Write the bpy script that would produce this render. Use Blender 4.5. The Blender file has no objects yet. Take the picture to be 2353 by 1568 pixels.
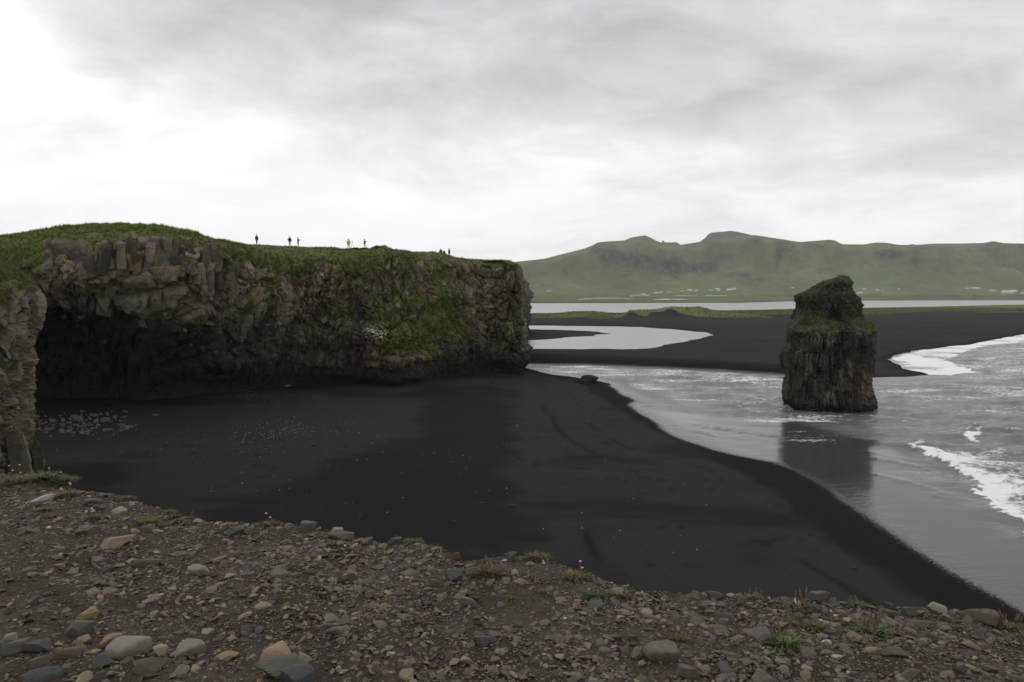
import bpy, bmesh, math, random
import numpy as np
from mathutils import Vector, Matrix, Euler
from mathutils.bvhtree import BVHTree

SC = bpy.context.scene
COL = SC.collection
R = math.radians

# ------------------------------------------------------------------ camera, sky, sun, exposure
FPX, CX, CY, HOR = 1680.0, 1176.5, 784.0, 677.6      # camera measures in a 2353 x 1568 frame
CAMZ = 16.0
PITCH = math.atan((CY - HOR) / FPX)
cam = bpy.data.cameras.new('camera'); camo = bpy.data.objects.new('camera', cam); COL.objects.link(camo)
cam.sensor_width = 36.0; cam.lens = 36.0 * FPX / 2353.0
cam.clip_start = 0.1; cam.clip_end = 60000
camo.location = (0, 0, CAMZ); camo.rotation_euler = (math.pi / 2 - PITCH, 0, 0)
SC.camera = camo

SUN_EL, SUN_AZ = 52.0, -28.0          # azimuth from +Y (view direction), negative = left
sun = bpy.data.lights.new('sun', 'SUN'); sun.energy = 0.55; sun.angle = R(28); sun.color = (1, .97, .92)
suno = bpy.data.objects.new('sun', sun); COL.objects.link(suno)
suno.rotation_euler = (R(90 - SUN_EL), 0, R(180 - SUN_AZ)); suno.location = (0, 0, 200)

SC.view_settings.view_transform = 'Standard'; SC.view_settings.look = 'None'
SC.view_settings.exposure = 0.0; SC.view_settings.gamma = 1.0; SC.view_settings.use_curve_mapping = False
SC.cycles.volume_bounces = 0
SC.cycles.max_bounces = 6
SC.cycles.volume_step_rate = 8.0

RIGHT = np.array([1.0, 0, 0]); FWD = np.array([0, math.cos(PITCH), -math.sin(PITCH)]); UP = np.array([0, math.sin(PITCH), math.cos(PITCH)])
def ray(x, y):
    return (x - CX) / FPX * RIGHT + (CY - y) / FPX * UP + FWD
def G(x, y, z=0.0):
    d = ray(x, y); t = (z - CAMZ) / d[2]
    return np.array([d[0] * t, d[1] * t, z])
def PY(x, y, Y):
    d = ray(x, y); t = Y / d[1]
    return np.array([d[0] * t, Y, CAMZ + d[2] * t])
def GP(pts, z=0.0):
    return np.array([G(x, y, z)[:2] for x, y in pts])
def project(V):
    P = V - np.array([0, 0, CAMZ])
    zc = P @ FWD
    return CX + FPX * (P @ RIGHT) / zc, CY - FPX * (P @ UP) / zc

class NT:
    def __init__(s, tree): s.t = tree; s.n = tree.nodes; s.l = tree.links
    def node(s, typ, ins=None, **kw):
        nd = s.n.new(typ)
        for k, v in kw.items(): setattr(nd, k, v)
        for k, v in (ins or {}).items():
            sock = nd.inputs[k]
            if isinstance(v, bpy.types.NodeSocket): s.l.new(v, sock)
            else: sock.default_value = v
        return nd
    def math(s, op, a, b=0.0, clamp=False):
        nd = s.node('ShaderNodeMath', {0: a, 1: b}, operation=op); nd.use_clamp = clamp; return nd.outputs[0]
    def mix(s, f, a, b):
        nd = s.node('ShaderNodeMix', data_type='RGBA'); nd.clamp_factor = True
        for k, v in ((0, f), (6, a), (7, b)):
            if isinstance(v, bpy.types.NodeSocket): s.l.new(v, nd.inputs[k])
            else: nd.inputs[k].default_value = v if k == 0 else (*v, 1)[:4]
        return nd.outputs[2]
    def mapr(s, v, a, b, c=0.0, d=1.0, smooth=True):
        nd = s.node('ShaderNodeMapRange', {0: v, 1: a, 2: b, 3: c, 4: d}); nd.interpolation_type = 'SMOOTHSTEP' if smooth else 'LINEAR'; return nd.outputs[0]
    def noise(s, vec, scale, detail=4, rough=.55, dist=0.0):
        nd = s.node('ShaderNodeTexNoise', {'Scale': scale, 'Detail': detail, 'Roughness': rough, 'Distortion': dist})
        if vec is not None: s.l.new(vec, nd.inputs['Vector'])
        return nd.outputs[0]
    def vmul(s, vec, xyz, add=(0, 0, 0)):
        nd = s.node('ShaderNodeVectorMath', {0: vec, 1: xyz, 2: add}, operation='MULTIPLY_ADD'); return nd.outputs[0]
    def attr(s, name, out='Fac'):
        nd = s.node('ShaderNodeAttribute'); nd.attribute_name = name; return nd.outputs[out]
    def ramp(s, f, stops):
        nd = s.node('ShaderNodeValToRGB', {0: f}); cr = nd.color_ramp
        while len(cr.elements) < len(stops): cr.elements.new(.5)
        for e, (p, c) in zip(cr.elements, stops): e.position = p; e.color = (*c, 1)
        return nd.outputs[0]

world = bpy.data.worlds.new('World'); SC.world = world; world.use_nodes = True
wt = NT(world.node_tree); wt.n.clear()
tc = wt.node('ShaderNodeTexCoord').outputs['Generated']
sep = wt.node('ShaderNodeSeparateXYZ', {0: tc})
zc = wt.math('ADD', wt.math('MAXIMUM', sep.outputs[2], 0.0), 0.22)
px_ = wt.math('DIVIDE', sep.outputs[0], zc); py_ = wt.math('DIVIDE', sep.outputs[1], zc)
pv = wt.node('ShaderNodeCombineXYZ', {0: px_, 1: py_, 2: 0.0}).outputs[0]
warp = wt.node('ShaderNodeTexNoise', {'Scale': .8, 'Detail': 3.0, 'Vector': pv}).outputs[1]
pw = wt.node('ShaderNodeVectorMath', {0: warp, 1: (.9, .9, 0), 2: pv}, operation='MULTIPLY_ADD').outputs[0]
n1 = wt.noise(wt.vmul(pw, (1.0, 1.0, 1), (6.3, 2.9, 0)), .75, 8, .55)
n2 = wt.noise(wt.vmul(pw, (1.0, 1.0, 1), (9.1, 4.4, 2)), 2.6, 8, .6)
def plane_pt(x, y):
    d = ray(x, y); d = d / np.linalg.norm(d); return (d[0] / (max(d[2], 0) + .22), d[1] / (max(d[2], 0) + .22), 0)
def cloud_mass(x, y, r0, r1, sx=1.0):
    c = plane_pt(x, y)
    off = wt.node('ShaderNodeVectorMath', {0: pw, 1: (c[0] + .45, c[1] + .45, 0)}, operation='SUBTRACT').outputs[0]
    off = wt.vmul(off, (sx, 1, 0))
    ln = wt.node('ShaderNodeVectorMath', {0: off}, operation='LENGTH').outputs['Value']
    return wt.mapr(ln, r0, r1, 1, 0)
m1 = cloud_mass(800, 60, .05, 1.15, .75)
m2 = cloud_mass(2250, 130, .15, 1.1, .8)
m3 = cloud_mass(80, 230, .2, 1.3, .8)
dens = wt.math('ADD', wt.math('MULTIPLY', n1, .85), wt.math('MULTIPLY', n2, .42))
dens = wt.math('ADD', wt.math('SUBTRACT', dens, .035), wt.math('MULTIPLY', m1, .23))
dens = wt.math('ADD', dens, wt.math('MULTIPLY', m2, .19))
dens = wt.math('SUBTRACT', dens, wt.math('MULTIPLY', m3, .12))
# towards the horizon the deck evens out to pale grey white
hz = wt.mapr(sep.outputs[2], 0.02, .30, 1, 0)
dens = wt.node('ShaderNodeMix', {0: wt.math('MULTIPLY', hz, .6), 2: dens, 3: .50}, data_type='FLOAT').outputs[0]
ccol = wt.ramp(dens, [(.40, (1.18, 1.18, 1.18)), (.54, (1.06, 1.065, 1.07)), (.64, (.85, .86, .87)), (.84, (.53, .54, .555))])
sky = wt.node('ShaderNodeTexSky'); sky.sky_type = 'NISHITA'; sky.sun_disc = False
sky.sun_elevation = R(SUN_EL); sky.sun_rotation = R(SUN_AZ)
bg1 = wt.node('ShaderNodeBackground', {0: sky.outputs[0], 1: .08}).outputs[0]
bg2 = wt.node('ShaderNodeBackground', {0: ccol, 1: 1.0}).outputs[0]
ms = wt.node('ShaderNodeMixShader', {0: .97, 1: bg1, 2: bg2}).outputs[0]
wt.node('ShaderNodeOutputWorld', {0: ms})

# ------------------------------------------------------------------ numeric helpers
def hsh(ix, iy, seed, iz=0):
    ix = np.asarray(ix).astype(np.int64); iy = np.asarray(iy).astype(np.int64); iz = np.asarray(iz).astype(np.int64)
    h = (ix * 374761393 + iy * 668265263 + iz * 2147483647 + seed * 1274126177) & 0xFFFFFFFF
    h = ((h ^ (h >> 13)) * 1274126177) & 0xFFFFFFFF
    h = ((h ^ (h >> 16)) * 2246822519) & 0xFFFFFFFF
    h = h ^ (h >> 15)
    return (h & 0xFFFFFF) / float(0x1000000)
def vn2(x, y, seed=0):
    x0 = np.floor(x); y0 = np.floor(y); fx = x - x0; fy = y - y0
    fx = fx * fx * fx * (fx * (fx * 6 - 15) + 10); fy = fy * fy * fy * (fy * (fy * 6 - 15) + 10)
    a = hsh(x0, y0, seed); b = hsh(x0 + 1, y0, seed); c = hsh(x0, y0 + 1, seed); d = hsh(x0 + 1, y0 + 1, seed)
    return (a + (b - a) * fx) * (1 - fy) + (c + (d - c) * fx) * fy
def fbm(x, y, o=4, seed=0, g=.5):
    s = 0; a = 1; t = 0
    for i in range(o):
        s = s + a * vn2(x * 2 ** i + i * 17.3, y * 2 ** i + i * 9.1, seed + i); t += a; a *= g
    return s / t * 2 - 1            # about -1..1
def cell(x, y, seed=0):
    x0 = np.floor(x); y0 = np.floor(y)
    f1 = np.full(x.shape, 9.0); f2 = np.full(x.shape, 9.0)
    r1 = np.zeros(x.shape); r2 = np.zeros(x.shape); r3 = np.zeros(x.shape); dx = np.zeros(x.shape); dy = np.zeros(x.shape)
    for i in (-1, 0, 1):
        for j in (-1, 0, 1):
            cx = x0 + i; cy = y0 + j
            ex = cx + .5 + .9 * (hsh(cx, cy, seed) - .5) - x; ey = cy + .5 + .9 * (hsh(cx, cy, seed + 1) - .5) - y
            d = np.hypot(ex, ey); m = d < f1
            f2 = np.where(m, f1, np.minimum(f2, d))
            r1 = np.where(m, hsh(cx, cy, seed + 2), r1); r2 = np.where(m, hsh(cx, cy, seed + 3), r2); r3 = np.where(m, hsh(cx, cy, seed + 4), r3)
            dx = np.where(m, -ex, dx); dy = np.where(m, -ey, dy); f1 = np.where(m, d, f1)
    return f1, f2, r1, r2, r3, dx, dy
def sst(x, a, b):
    t = np.clip((x - a) / (b - a), 0, 1); return t * t * (3 - 2 * t)
def sdf(X, Y, poly):
    """signed distance to a polygon, negative inside"""
    d = np.full(X.shape, 1e18); ins = np.zeros(X.shape, bool); n = len(poly)
    for i in range(n):
        ax, ay = poly[i]; bx, by = poly[(i + 1) % n]; ex, ey = bx - ax, by - ay
        l2 = ex * ex + ey * ey
        if l2 < 1e-12: continue
        t = np.clip(((X - ax) * ex + (Y - ay) * ey) / l2, 0, 1)
        d = np.minimum(d, (X - ax - t * ex) ** 2 + (Y - ay - t * ey) ** 2)
        if by != ay: ins ^= ((ay > Y) != (by > Y)) & (X < (bx - ax) * (Y - ay) / (by - ay) + ax)
    return np.where(ins, -1, 1) * np.sqrt(d)
def spline(pts, n=12):
    """Catmull-Rom through a list of 2-D points"""
    p = np.array(pts, float); p = np.vstack([2 * p[0] - p[1], p, 2 * p[-1] - p[-2]]); out = []
    for i in range(1, len(p) - 2):
        for k in range(n):
            t = k / n; a, b, c, d = p[i - 1], p[i], p[i + 1], p[i + 2]
            out.append(.5 * (2 * b + (c - a) * t + (2 * a - 5 * b + 4 * c - d) * t * t + (3 * b - a - 3 * c + d) * t ** 3))
    out.append(p[-2]); return np.array(out)

def mk(name, V, F, mat, parent=None, attrs=None, smooth=False, cols=None):
    me = bpy.data.meshes.new(name); V = np.asarray(V, np.float32); F = np.asarray(F, np.int32); m, k = F.shape
    me.vertices.add(len(V)); me.vertices.foreach_set('co', V.ravel())
    me.loops.add(m * k); me.loops.foreach_set('vertex_index', F.ravel())
    me.polygons.add(m); me.polygons.foreach_set('loop_start', np.arange(0, m * k, k, dtype=np.int32))
    me.polygons.foreach_set('use_smooth', np.full(m, smooth, bool))
    me.update(calc_edges=True)
    for a, v in (attrs or {}).items():
        me.attributes.new(a, 'FLOAT', 'POINT').data.foreach_set('value', np.asarray(v, np.float32).ravel())
    if cols is not None:
        c4 = np.ones((len(V), 4), np.float32); c4[:, :3] = cols
        me.attributes.new('col', 'FLOAT_COLOR', 'POINT').data.foreach_set('color', c4.ravel())
    me.materials.append(mat)
    o = bpy.data.objects.new(name, me); COL.objects.link(o); o.parent = parent
    return o
def grid_faces(nr, nc, wrap=False):
    i = np.arange(nr - 1)[:, None]; j = np.arange(nc if wrap else nc - 1)[None, :]; j2 = (j + 1) % nc
    return np.stack([i * nc + j + 0 * i, i * nc + j2, (i + 1) * nc + j2, (i + 1) * nc + j], -1).reshape(-1, 4)
def tag(o, label, cat=None, group=None, kind=None):
    if label: o['label'] = label
    if cat: o['category'] = cat
    if group: o['group'] = group
    if kind: o['kind'] = kind
    return o
def empty(name, loc, rz=0.0):
    o = bpy.data.objects.new(name, None); COL.objects.link(o); o.location = loc; o.rotation_euler = (0, 0, rz); o.empty_display_size = .1
    return o
def bvh_of(V, F): return BVHTree.FromPolygons([tuple(v) for v in V], [tuple(f) for f in F])
CAM = Vector((0, 0, CAMZ))
def hit(bvh, x, y, tries=12, step=1.0):
    for k in range(tries):
        h = bvh.ray_cast(CAM, Vector(ray(x, y + k * step)).normalized())
        if h[0] is not None: return h[0]
    return None
rng = np.random.default_rng(7); random.seed(7)

# ------------------------------------------------------------------ materials
def new_mat(name):
    m = bpy.data.materials.new(name); m.use_nodes = True; t = NT(m.node_tree); t.n.clear()
    out = t.node('ShaderNodeOutputMaterial'); bs = t.node('ShaderNodeBsdfPrincipled')
    t.l.new(bs.outputs[0], out.inputs[0]); return m, t, bs
def put(t, bs, **kw):
    names = dict(color='Base Color', rough='Roughness', normal='Normal', spec='Specular IOR Level', metal='Metallic', ior='IOR', trans='Transmission Weight')
    for k, v in kw.items():
        s = bs.inputs[names[k]]
        if isinstance(v, bpy.types.NodeSocket): t.l.new(v, s)
        elif k == 'color': s.default_value = (*v, 1)
        else: s.default_value = v
def bump(t, h, strength, dist, normal=None):
    nd = t.node('ShaderNodeBump', {'Height': h, 'Strength': strength, 'Distance': dist})
    if normal is not None: t.l.new(normal, nd.inputs['Normal'])
    return nd.outputs[0]
def flat_mat(name, c, rough=.8, var=.25, scale=6.0):
    m, t, bs = new_mat(name); pos = t.node('ShaderNodeTexCoord').outputs['Object']
    n = t.noise(pos, scale, 4); put(t, bs, color=t.mix(n, tuple(x * (1 - var) for x in c), tuple(min(1, x * (1 + var)) for x in c)), rough=rough); return m

def rock_material(name, scale=1.0, wetline=True, tint=1.0):
    m, t, bs = new_mat(name); pos = t.node('ShaderNodeNewGeometry').outputs['Position']
    nb = t.noise(pos, .35 / scale, 5, .6); nm = t.noise(pos, 2.2 / scale, 5, .65); nf = t.noise(pos, 11 / scale, 4, .7)
    f = t.math('ADD', t.math('MULTIPLY', t.attr('tone'), .62), t.math('ADD', t.math('MULTIPLY', nm, .35), t.math('MULTIPLY', nf, .22)))
    c = t.ramp(f, [(.22, (.0085, .008, .007)), (.40, (.032, .028, .022)), (.57, (.085, .074, .056)), (.80, (.205, .182, .142))])
    brown = t.mix(nb, (.095, .072, .048), (.105, .100, .096))
    c = t.mix(.45, c, t.node('ShaderNodeVectorMath', {0: c, 1: brown}, operation='MULTIPLY').outputs[0]) if False else t.mix(t.mapr(nb, .35, .65, 0, .35), c, (.12, .098, .066))
    li = t.math('MULTIPLY', t.attr('lich'), t.mapr(t.noise(pos, 1.6 / scale, 4, .65), .38, .62))
    c = t.mix(li, c, t.mix(nf, (.15, .11, .035), (.25, .175, .07)))
    pale = t.math('MULTIPLY', t.mapr(t.noise(pos, 5 / scale, 3, .6), .66, .74), .45)
    c = t.mix(pale, c, (.24, .23, .20))
    c = t.mix(t.attr('dark'), c, (.0095, .009, .0085))  # near-black for wet rock, and for the painted shade of the cave
    g1 = t.noise(pos, 1.3 / scale, 4, .6); g2 = t.noise(pos, 7 / scale, 3, .6)
    gc = t.ramp(t.math('ADD', t.math('MULTIPLY', g1, .65), t.math('MULTIPLY', g2, .4)), [(.3, (.028, .040, .009)), (.5, (.072, .094, .018)), (.68, (.122, .142, .032)), (.85, (.165, .140, .055))])
    gm = t.mapr(t.math('ADD', t.attr('grass'), t.math('MULTIPLY', t.math('SUBTRACT', g2, .5), .6)), .42, .58)
    c = t.mix(gm, c, gc)
    if tint != 1.0: c = t.mix(1.0, c, t.node('ShaderNodeVectorMath', {0: c, 1: (tint, tint, tint)}, operation='MULTIPLY').outputs[0])
    h = t.math('ADD', t.math('MULTIPLY', nm, .6), t.math('MULTIPLY', nf, .35))
    put(t, bs, color=c, rough=.88, normal=bump(t, h, .75, .28 * scale), spec=.25)
    return m
M_ROCK = rock_material('basalt_cliff'); M_SPUR = rock_material('spur_rock', .45, tint=.95); M_STACK = rock_material('stack_rock', .8, tint=.62)

def block_material(name, lich=.25):
    m, t, bs = new_mat(name); pos = t.node('ShaderNodeNewGeometry').outputs['Position']; rnd = t.node('ShaderNodeObjectInfo').outputs['Random']
    nm = t.noise(pos, 2.0, 5, .65); nf = t.noise(pos, 9, 4, .65)
    f = t.math('ADD', t.math('MULTIPLY', rnd, .5), t.math('ADD', t.math('MULTIPLY', nm, .35), t.math('MULTIPLY', nf, .22)))
    c = t.ramp(f, [(.18, (.018, .016, .014)), (.45, (.058, .051, .041)), (.68, (.108, .096, .076)), (.9, (.18, .16, .13))])
    li = t.math('MULTIPLY', t.mapr(t.noise(pos, .9, 4, .6), .5, .66), lich)
    c = t.mix(li, c, t.mix(nf, (.16, .11, .035), (.25, .16, .06)))
    put(t, bs, color=c, rough=.88, normal=bump(t, t.math('ADD', nm, t.math('MULTIPLY', nf, .5)), .6, .15), spec=.25); return m
M_BLOCK = block_material('loose_basalt', .1); M_BLOCKL = block_material('lichen_basalt', .6)

def stone_material(name, c, var=.35, scale=14.0, speckle=0.0, warm=None):
    m, t, bs = new_mat(name); pos = t.node('ShaderNodeTexCoord').outputs['Object']
    a = t.noise(pos, scale * .25, 4, .6); b = t.noise(pos, scale, 5, .7)
    f = t.math('ADD', t.math('MULTIPLY', a, .6), t.math('MULTIPLY', b, .4))
    cc = t.ramp(f, [(.3, tuple(x * (1 - var) for x in c)), (.52, c), (.72, tuple(min(1, x * (1 + var)) for x in c))])
    if warm: cc = t.mix(t.mapr(a, .48, .68, 0, .8), cc, warm)
    if speckle: cc = t.mix(t.math('MULTIPLY', t.mapr(t.noise(pos, scale * 2.5, 2, .6), .52, .6), speckle), cc, tuple(x * .25 for x in c))
    put(t, bs, color=cc, rough=.82, normal=bump(t, b, .45, .02), spec=.3); return m
def attr_material(name, var=.3, scale=60.0, rough=.85, bumpd=.004):
    m, t, bs = new_mat(name); pos = t.node('ShaderNodeNewGeometry').outputs['Position']; col = t.attr('col', 'Color')
    b = t.noise(pos, scale, 4, .65)
    f = t.mapr(b, .25, .75, 1 - var, 1 + var, False)
    c = t.node('ShaderNodeVectorMath', {0: col, 1: f}, operation='SCALE')
    t.l.new(f, c.inputs['Scale'])
    put(t, bs, color=c.outputs[0], rough=rough, spec=.3)
    if bumpd: put(t, bs, normal=bump(t, b, .5, bumpd))
    return m
M_GRAVEL = attr_material('gravel_stone'); M_BLADE = attr_material('grass_blade', .2, 3.0, .7, 0)
def blade_mat():
    for n in M_BLADE.node_tree.nodes:
        if n.type == 'BSDF_PRINCIPLED': n.inputs['Specular IOR Level'].default_value = .15
blade_mat()

# ------------------------------------------------------------------ ground: beach, spit, lagoon flats, plain
SEA = GP([(1000, 846), (1150, 850), (1205, 853), (1260, 859), (1330, 869), (1390, 880), (1420, 898), (1457, 914), (1472, 924), (1455, 933), (1480, 955), (1530, 985), (1580, 1012), (1640, 1034), (1700, 1046), (1750, 1056), (1800, 1064), (1850, 1084), (1900, 1110), (1950, 1150), (2000, 1186), (2100, 1252), (2200, 1317), (2353, 1400), (2500, 1490), (2650, 1590)])
SEA = np.vstack([SEA, [(160, 8), (900, 60), (3000, 600)], GP([(3300, 706), (2800, 733), (2500, 753), (2353, 768), (2290, 779), (2240, 789), (2150, 800), (2100, 806), (2060, 815), (2040, 826), (2075, 846), (2130, 862), (2080, 866), (2000, 868), (1930, 866), (1850, 861), (1800, 857), (1650, 847), (1500, 840), (1360, 835), (1205, 832), (1000, 830)])])
POOL = GP([(900, 748), (1205, 748), (1400, 750), (1470, 752), (1540, 757), (1610, 763), (1637, 768), (1620, 775), (1580, 785), (1520, 794), (1508, 800), (1480, 804), (1400, 806), (1205, 805), (1000, 805)])
BAR = GP([(1100, 757), (1205, 757), (1300, 758.5), (1360, 761.5), (1402, 767), (1370, 771), (1340, 774), (1290, 777), (1250, 780), (1205, 783), (1100, 786)])
LAGOON = GP([(700, 725), (1215, 722.5), (1440, 722), (1640, 718.5), (1800, 714.5), (2000, 708), (2353, 700.5), (2800, 697), (2800, 689.5), (2353, 690), (1850, 691.5), (1700, 696), (1215, 697.2), (700, 699)])
DAMP = GP([(1150, 852), (1260, 866), (1330, 884), (1400, 922), (1450, 962), (1540, 1003), (1640, 1050), (1700, 1085), (1770, 1122), (1810, 1160), (1840, 1190), (1900, 1240), (2000, 1302), (2100, 1372), (2200, 1432), (2350, 1540), (2700, 1650), (2353, 1385), (2000, 1170), (1850, 1070), (1700, 1030), (1580, 1000), (1480, 945), (1470, 920), (1390, 870), (1205, 845)], .4)
BLOBS = [(GP([(950, 905), (1000, 892), (1100, 880), (1160, 890), (1195, 930), (1160, 1000), (1175, 1100), (1220, 1190), (1180, 1270), (950, 1250), (700, 1210), (480, 1170), (600, 1115), (800, 1062), (930, 1030), (1000, 985), (955, 940)], 1.1), 1.0),
         (GP([(100, 1075), (210, 1050), (330, 1046), (352, 1062), (270, 1090), (220, 1120), (190, 1150), (120, 1120)], 1.1), 1.0),
         (GP([(1310, 1165), (1420, 1150), (1510, 1170), (1440, 1195), (1340, 1200)], 1.1), .55),
         (GP([(1250, 1290), (1380, 1280), (1480, 1320), (1500, 1360), (1380, 1380), (1260, 1340)], 1.1), .6),
         (GP([(1690, 1222), (1780, 1215), (1800, 1250), (1720, 1260)], 1.1), .45)]
DUNE_X = [1180, 1250, 1280, 1305, 1335, 1365, 1390, 1425, 1437, 1450, 1480, 1508, 1545, 1580, 1602, 1640, 1670, 1705, 1745, 1800, 1850, 2000]
DUNE_Y = [729, 726, 721, 718, 716.5, 716, 719.5, 723, 719, 713.5, 712, 711, 705, 707, 706, 712.5, 717, 720.5, 723, 725, 726, 728]
def ground(X, Y):
    shp = X.shape
    wx = X + 1.2 * fbm(X * .12, Y * .12, 4, 3) * np.clip(Y / 120, .2, 3); wy = Y + 1.2 * fbm(X * .12, Y * .12, 4, 5) * np.clip(Y / 120, .2, 3)
    sA = sdf(wx, wy, SEA); sB = np.maximum(sdf(wx, wy, POOL), -sdf(wx, wy, BAR)); sC = sdf(wx, wy, LAGOON)
    sd = np.minimum(np.minimum(sA, sB), sC)
    spit = sst(Y, 138, 150)
    near = np.where(sd > 0, .055 * np.minimum(sd, 16) + .012 * np.clip(sd - 16, 0, 30), .05 * sd)
    scarp = np.where(sd > 0, np.where(sA < sB, 1.5, .75) * sst(sd, .2, 4.5) + .6 * sst(sd, 4, 60), .12 * sd)
    gentle = np.where(sd > 0, .045 * np.minimum(sd, 30) + .004 * np.clip(sd - 30, 0, 200), .04 * sd)
    fr = sst(X / np.maximum(Y, 1), .395, .43) * (sA < sB + 30)
    far = scarp * (1 - fr) + gentle * fr
    barz = np.where(sd > 0, .04 * np.minimum(sd, 12), .04 * sd)
    inb = sdf(wx, wy, BAR) < 0
    far = np.where(inb, barz, far)
    z = near * (1 - spit) + far * spit
    z = np.maximum(z, -2.5)
    land = sst(sd, 1, 8)
    z = z + land * (.10 * fbm(X * .05, Y * .05, 3, 11) + .05 * fbm(X * .25, Y * .25, 3, 12)) * np.clip(Y / 60, .6, 3) * .7
    xd = CX + FPX * X / np.maximum(Y, 1); yd = np.interp(xd + 7 * fbm(X * .07, Y * .07, 3, 20), DUNE_X, DUNE_Y); Yc = 512.0
    hz_ = CAMZ + (HOR - yd) / FPX * Yc; dy_ = (Y - Yc - 3 * fbm(X * .05, Y * 0, 2, 22)) / np.where(Y < Yc, 17.0, 24.0)
    z = z + np.maximum(0, hz_ - np.maximum(z, .5)) * np.exp(-dy_ ** 2) * (1 + .10 * fbm(X * .12, Y * .12, 3, 21)) * (Y > 380) * (Y < 640)
    r = np.hypot(X, Y); base = 1250 + 900 * sst(X / np.maximum(Y, 1), .25, .5)
    plain = sst(Y, 1150, 1500) * (sC > 0)
    zp = .4 + .02 * np.clip(sC, 0, 60) * .6 + 26 * np.clip(sC, 0, 1400) / 1150 + 2.0 * fbm(X * .006, Y * .006, 4, 31) * sst(sC, 20, 200)
    z = np.where(plain > .5, np.where(sC > 0, zp, z), z)
    damp = .85 * sst(-sdf(wx, wy, DAMP) + .8 * fbm(X * .5, Y * .5, 4, 41), -.35, .75)
    wX = X + 4 * fbm(X * .07, Y * .07, 4, 43); wY = Y + 5 * fbm(X * .07, Y * .07, 4, 44)
    for poly, a in BLOBS:
        damp = np.maximum(damp, a * .60 * sst(-sdf(wX, wY, poly) + 2.6 * fbm(X * .20, Y * .45, 5, 45), -1.1, 1.4))
    damp = np.maximum(damp, .9 * sst(Y, 135, 150) * (1 - sst(sA, .8, 4.5)) * (Y < 400))
    damp = np.maximum(damp, .5 * sst(fbm(X * .045 + 9, Y * .12, 4, 46), .25, .5) * (Y < 400))
    for q_ in (5.5, 9.0, 13.5, 21.0):
        damp = np.maximum(damp, .75 * np.exp(-((sA - q_ - 1.3 * fbm(X * .09, Y * .09, 3, 60 + int(q_))) / .28) ** 2) * sst(fbm(X * .16, Y * .16, 3, 70 + int(q_)), -.15, .3) * (Y < 140))
    damp = np.maximum(damp, .55 * sst(fbm(X * .5, Y * 1.6, 4, 47), .38, .6) * sst(fbm(X * .06, Y * .06, 2, 48), -.1, .3) * (Y < 130))
    bandw = np.clip(.30 * Y, 60, 330)
    gr = sst(bandw * (.92 + .4 * fbm(X * .02, Y * .012, 4, 51)) - sC, -8, 14) * sst(sC, 3, 9) * (Y < 1500) * sst(Y, 400, 470)
    gr = gr * (.62 + .6 * sst(fbm(X * .05, Y * .03, 4, 52), -.6, .1))
    # the front of the tall dune is bare sand
    bare = np.exp(-((CX + FPX * X / np.maximum(Y, 1) - 1522) / 30) ** 4) * sst(501 - Y + 5 * fbm(X * .15, Y * .15, 3, 53), -1, 4) * (Y > 400)
    gr = np.maximum(gr, 0) * (1 - np.clip(1.4 * bare, 0, 1))
    gr = np.where(plain > .5, sst(sC, 8, 30), gr)
    return z, sd, damp, gr, sA, sC
nr, nc = 510, 410
rr = 5.0 * (2900 / 5.0) ** (np.linspace(0, 1, nr) ** .80); aa = np.radians(np.linspace(-44, 44, nc))
RR, AA = np.meshgrid(rr, aa, indexing='ij'); X = RR * np.sin(AA); Y = RR * np.cos(AA)
GZ, SD, DAMPV, GRV, SAV, SCV = ground(X, Y)
m, t, bs = new_mat('black_sand')
pos = t.node('ShaderNodeNewGeometry').outputs['Position']
nf = t.noise(t.vmul(pos, (1, 1, 1)), 9, 5, .75); nm = t.noise(t.vmul(pos, (.25, .7, 1)), .5, 5, .6)
dry = t.mix(t.math('ADD', t.math('MULTIPLY', nf, .5), t.math('MULTIPLY', nm, .5)), (.0200, .0187, .0194), (.0330, .0309, .0318))
wet = t.mix(nf, (.0075, .0068, .0072), (.0125, .0113, .0120))
c = t.mix(t.attr('damp'), dry, wet)
speck = t.mapr(t.noise(pos, 3.3, 2, .5), .73, .76)
c = t.mix(t.math('MULTIPLY', speck, .25), c, (.12, .115, .10))
gls = t.mapr(t.math('ADD', t.attr('gloss'), t.math('MULTIPLY', t.math('SUBTRACT', t.noise(pos, 5.5, 4, .75), .5), 1.1)), .45, .75)
g1 = t.noise(t.vmul(pos, (1, .6, 1)), .035, 6, .62); g2 = t.noise(pos, .5, 4, .7)
gcol = t.ramp(t.math('ADD', t.math('MULTIPLY', g1, .7), t.math('MULTIPLY', g2, .3)), [(.32, (.066, .074, .028)), (.48, (.100, .115, .044)), (.60, (.145, .158, .062)), (.72, (.20, .19, .09))])
pl = t.noise(t.vmul(pos, (.35, 1.6, 1)), .012, 4, .55)
gcol = t.mix(t.math('MULTIPLY', t.attr('plain'), t.mapr(pl, .55, .62, 0, .55)), gcol, (.15, .20, .05))
gcol = t.mix(t.math('MULTIPLY', t.attr('plain'), t.mapr(pl, .40, .46, .5, 0)), gcol, (.075, .065, .035))
c = t.mix(t.mapr(t.math('ADD', t.attr('grass'), t.math('MULTIPLY', t.math('SUBTRACT', g2, .5), .9)), .35, .65), c, gcol)
put(t, bs, color=c, rough=t.mix(gls, (.9,) * 3, (.16,) * 3), normal=bump(t, t.math('ADD', nf, t.math('MULTIPLY', nm, .8)), .5, .05), spec=t.mapr(gls, 0, 1, .02, .55, False))
M_SAND = m
V = np.stack([X, Y, GZ], -1).reshape(-1, 3); F = grid_faces(nr, nc)
plainv = ((GRV > 0) & (Y > 1250)).astype(float)
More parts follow.
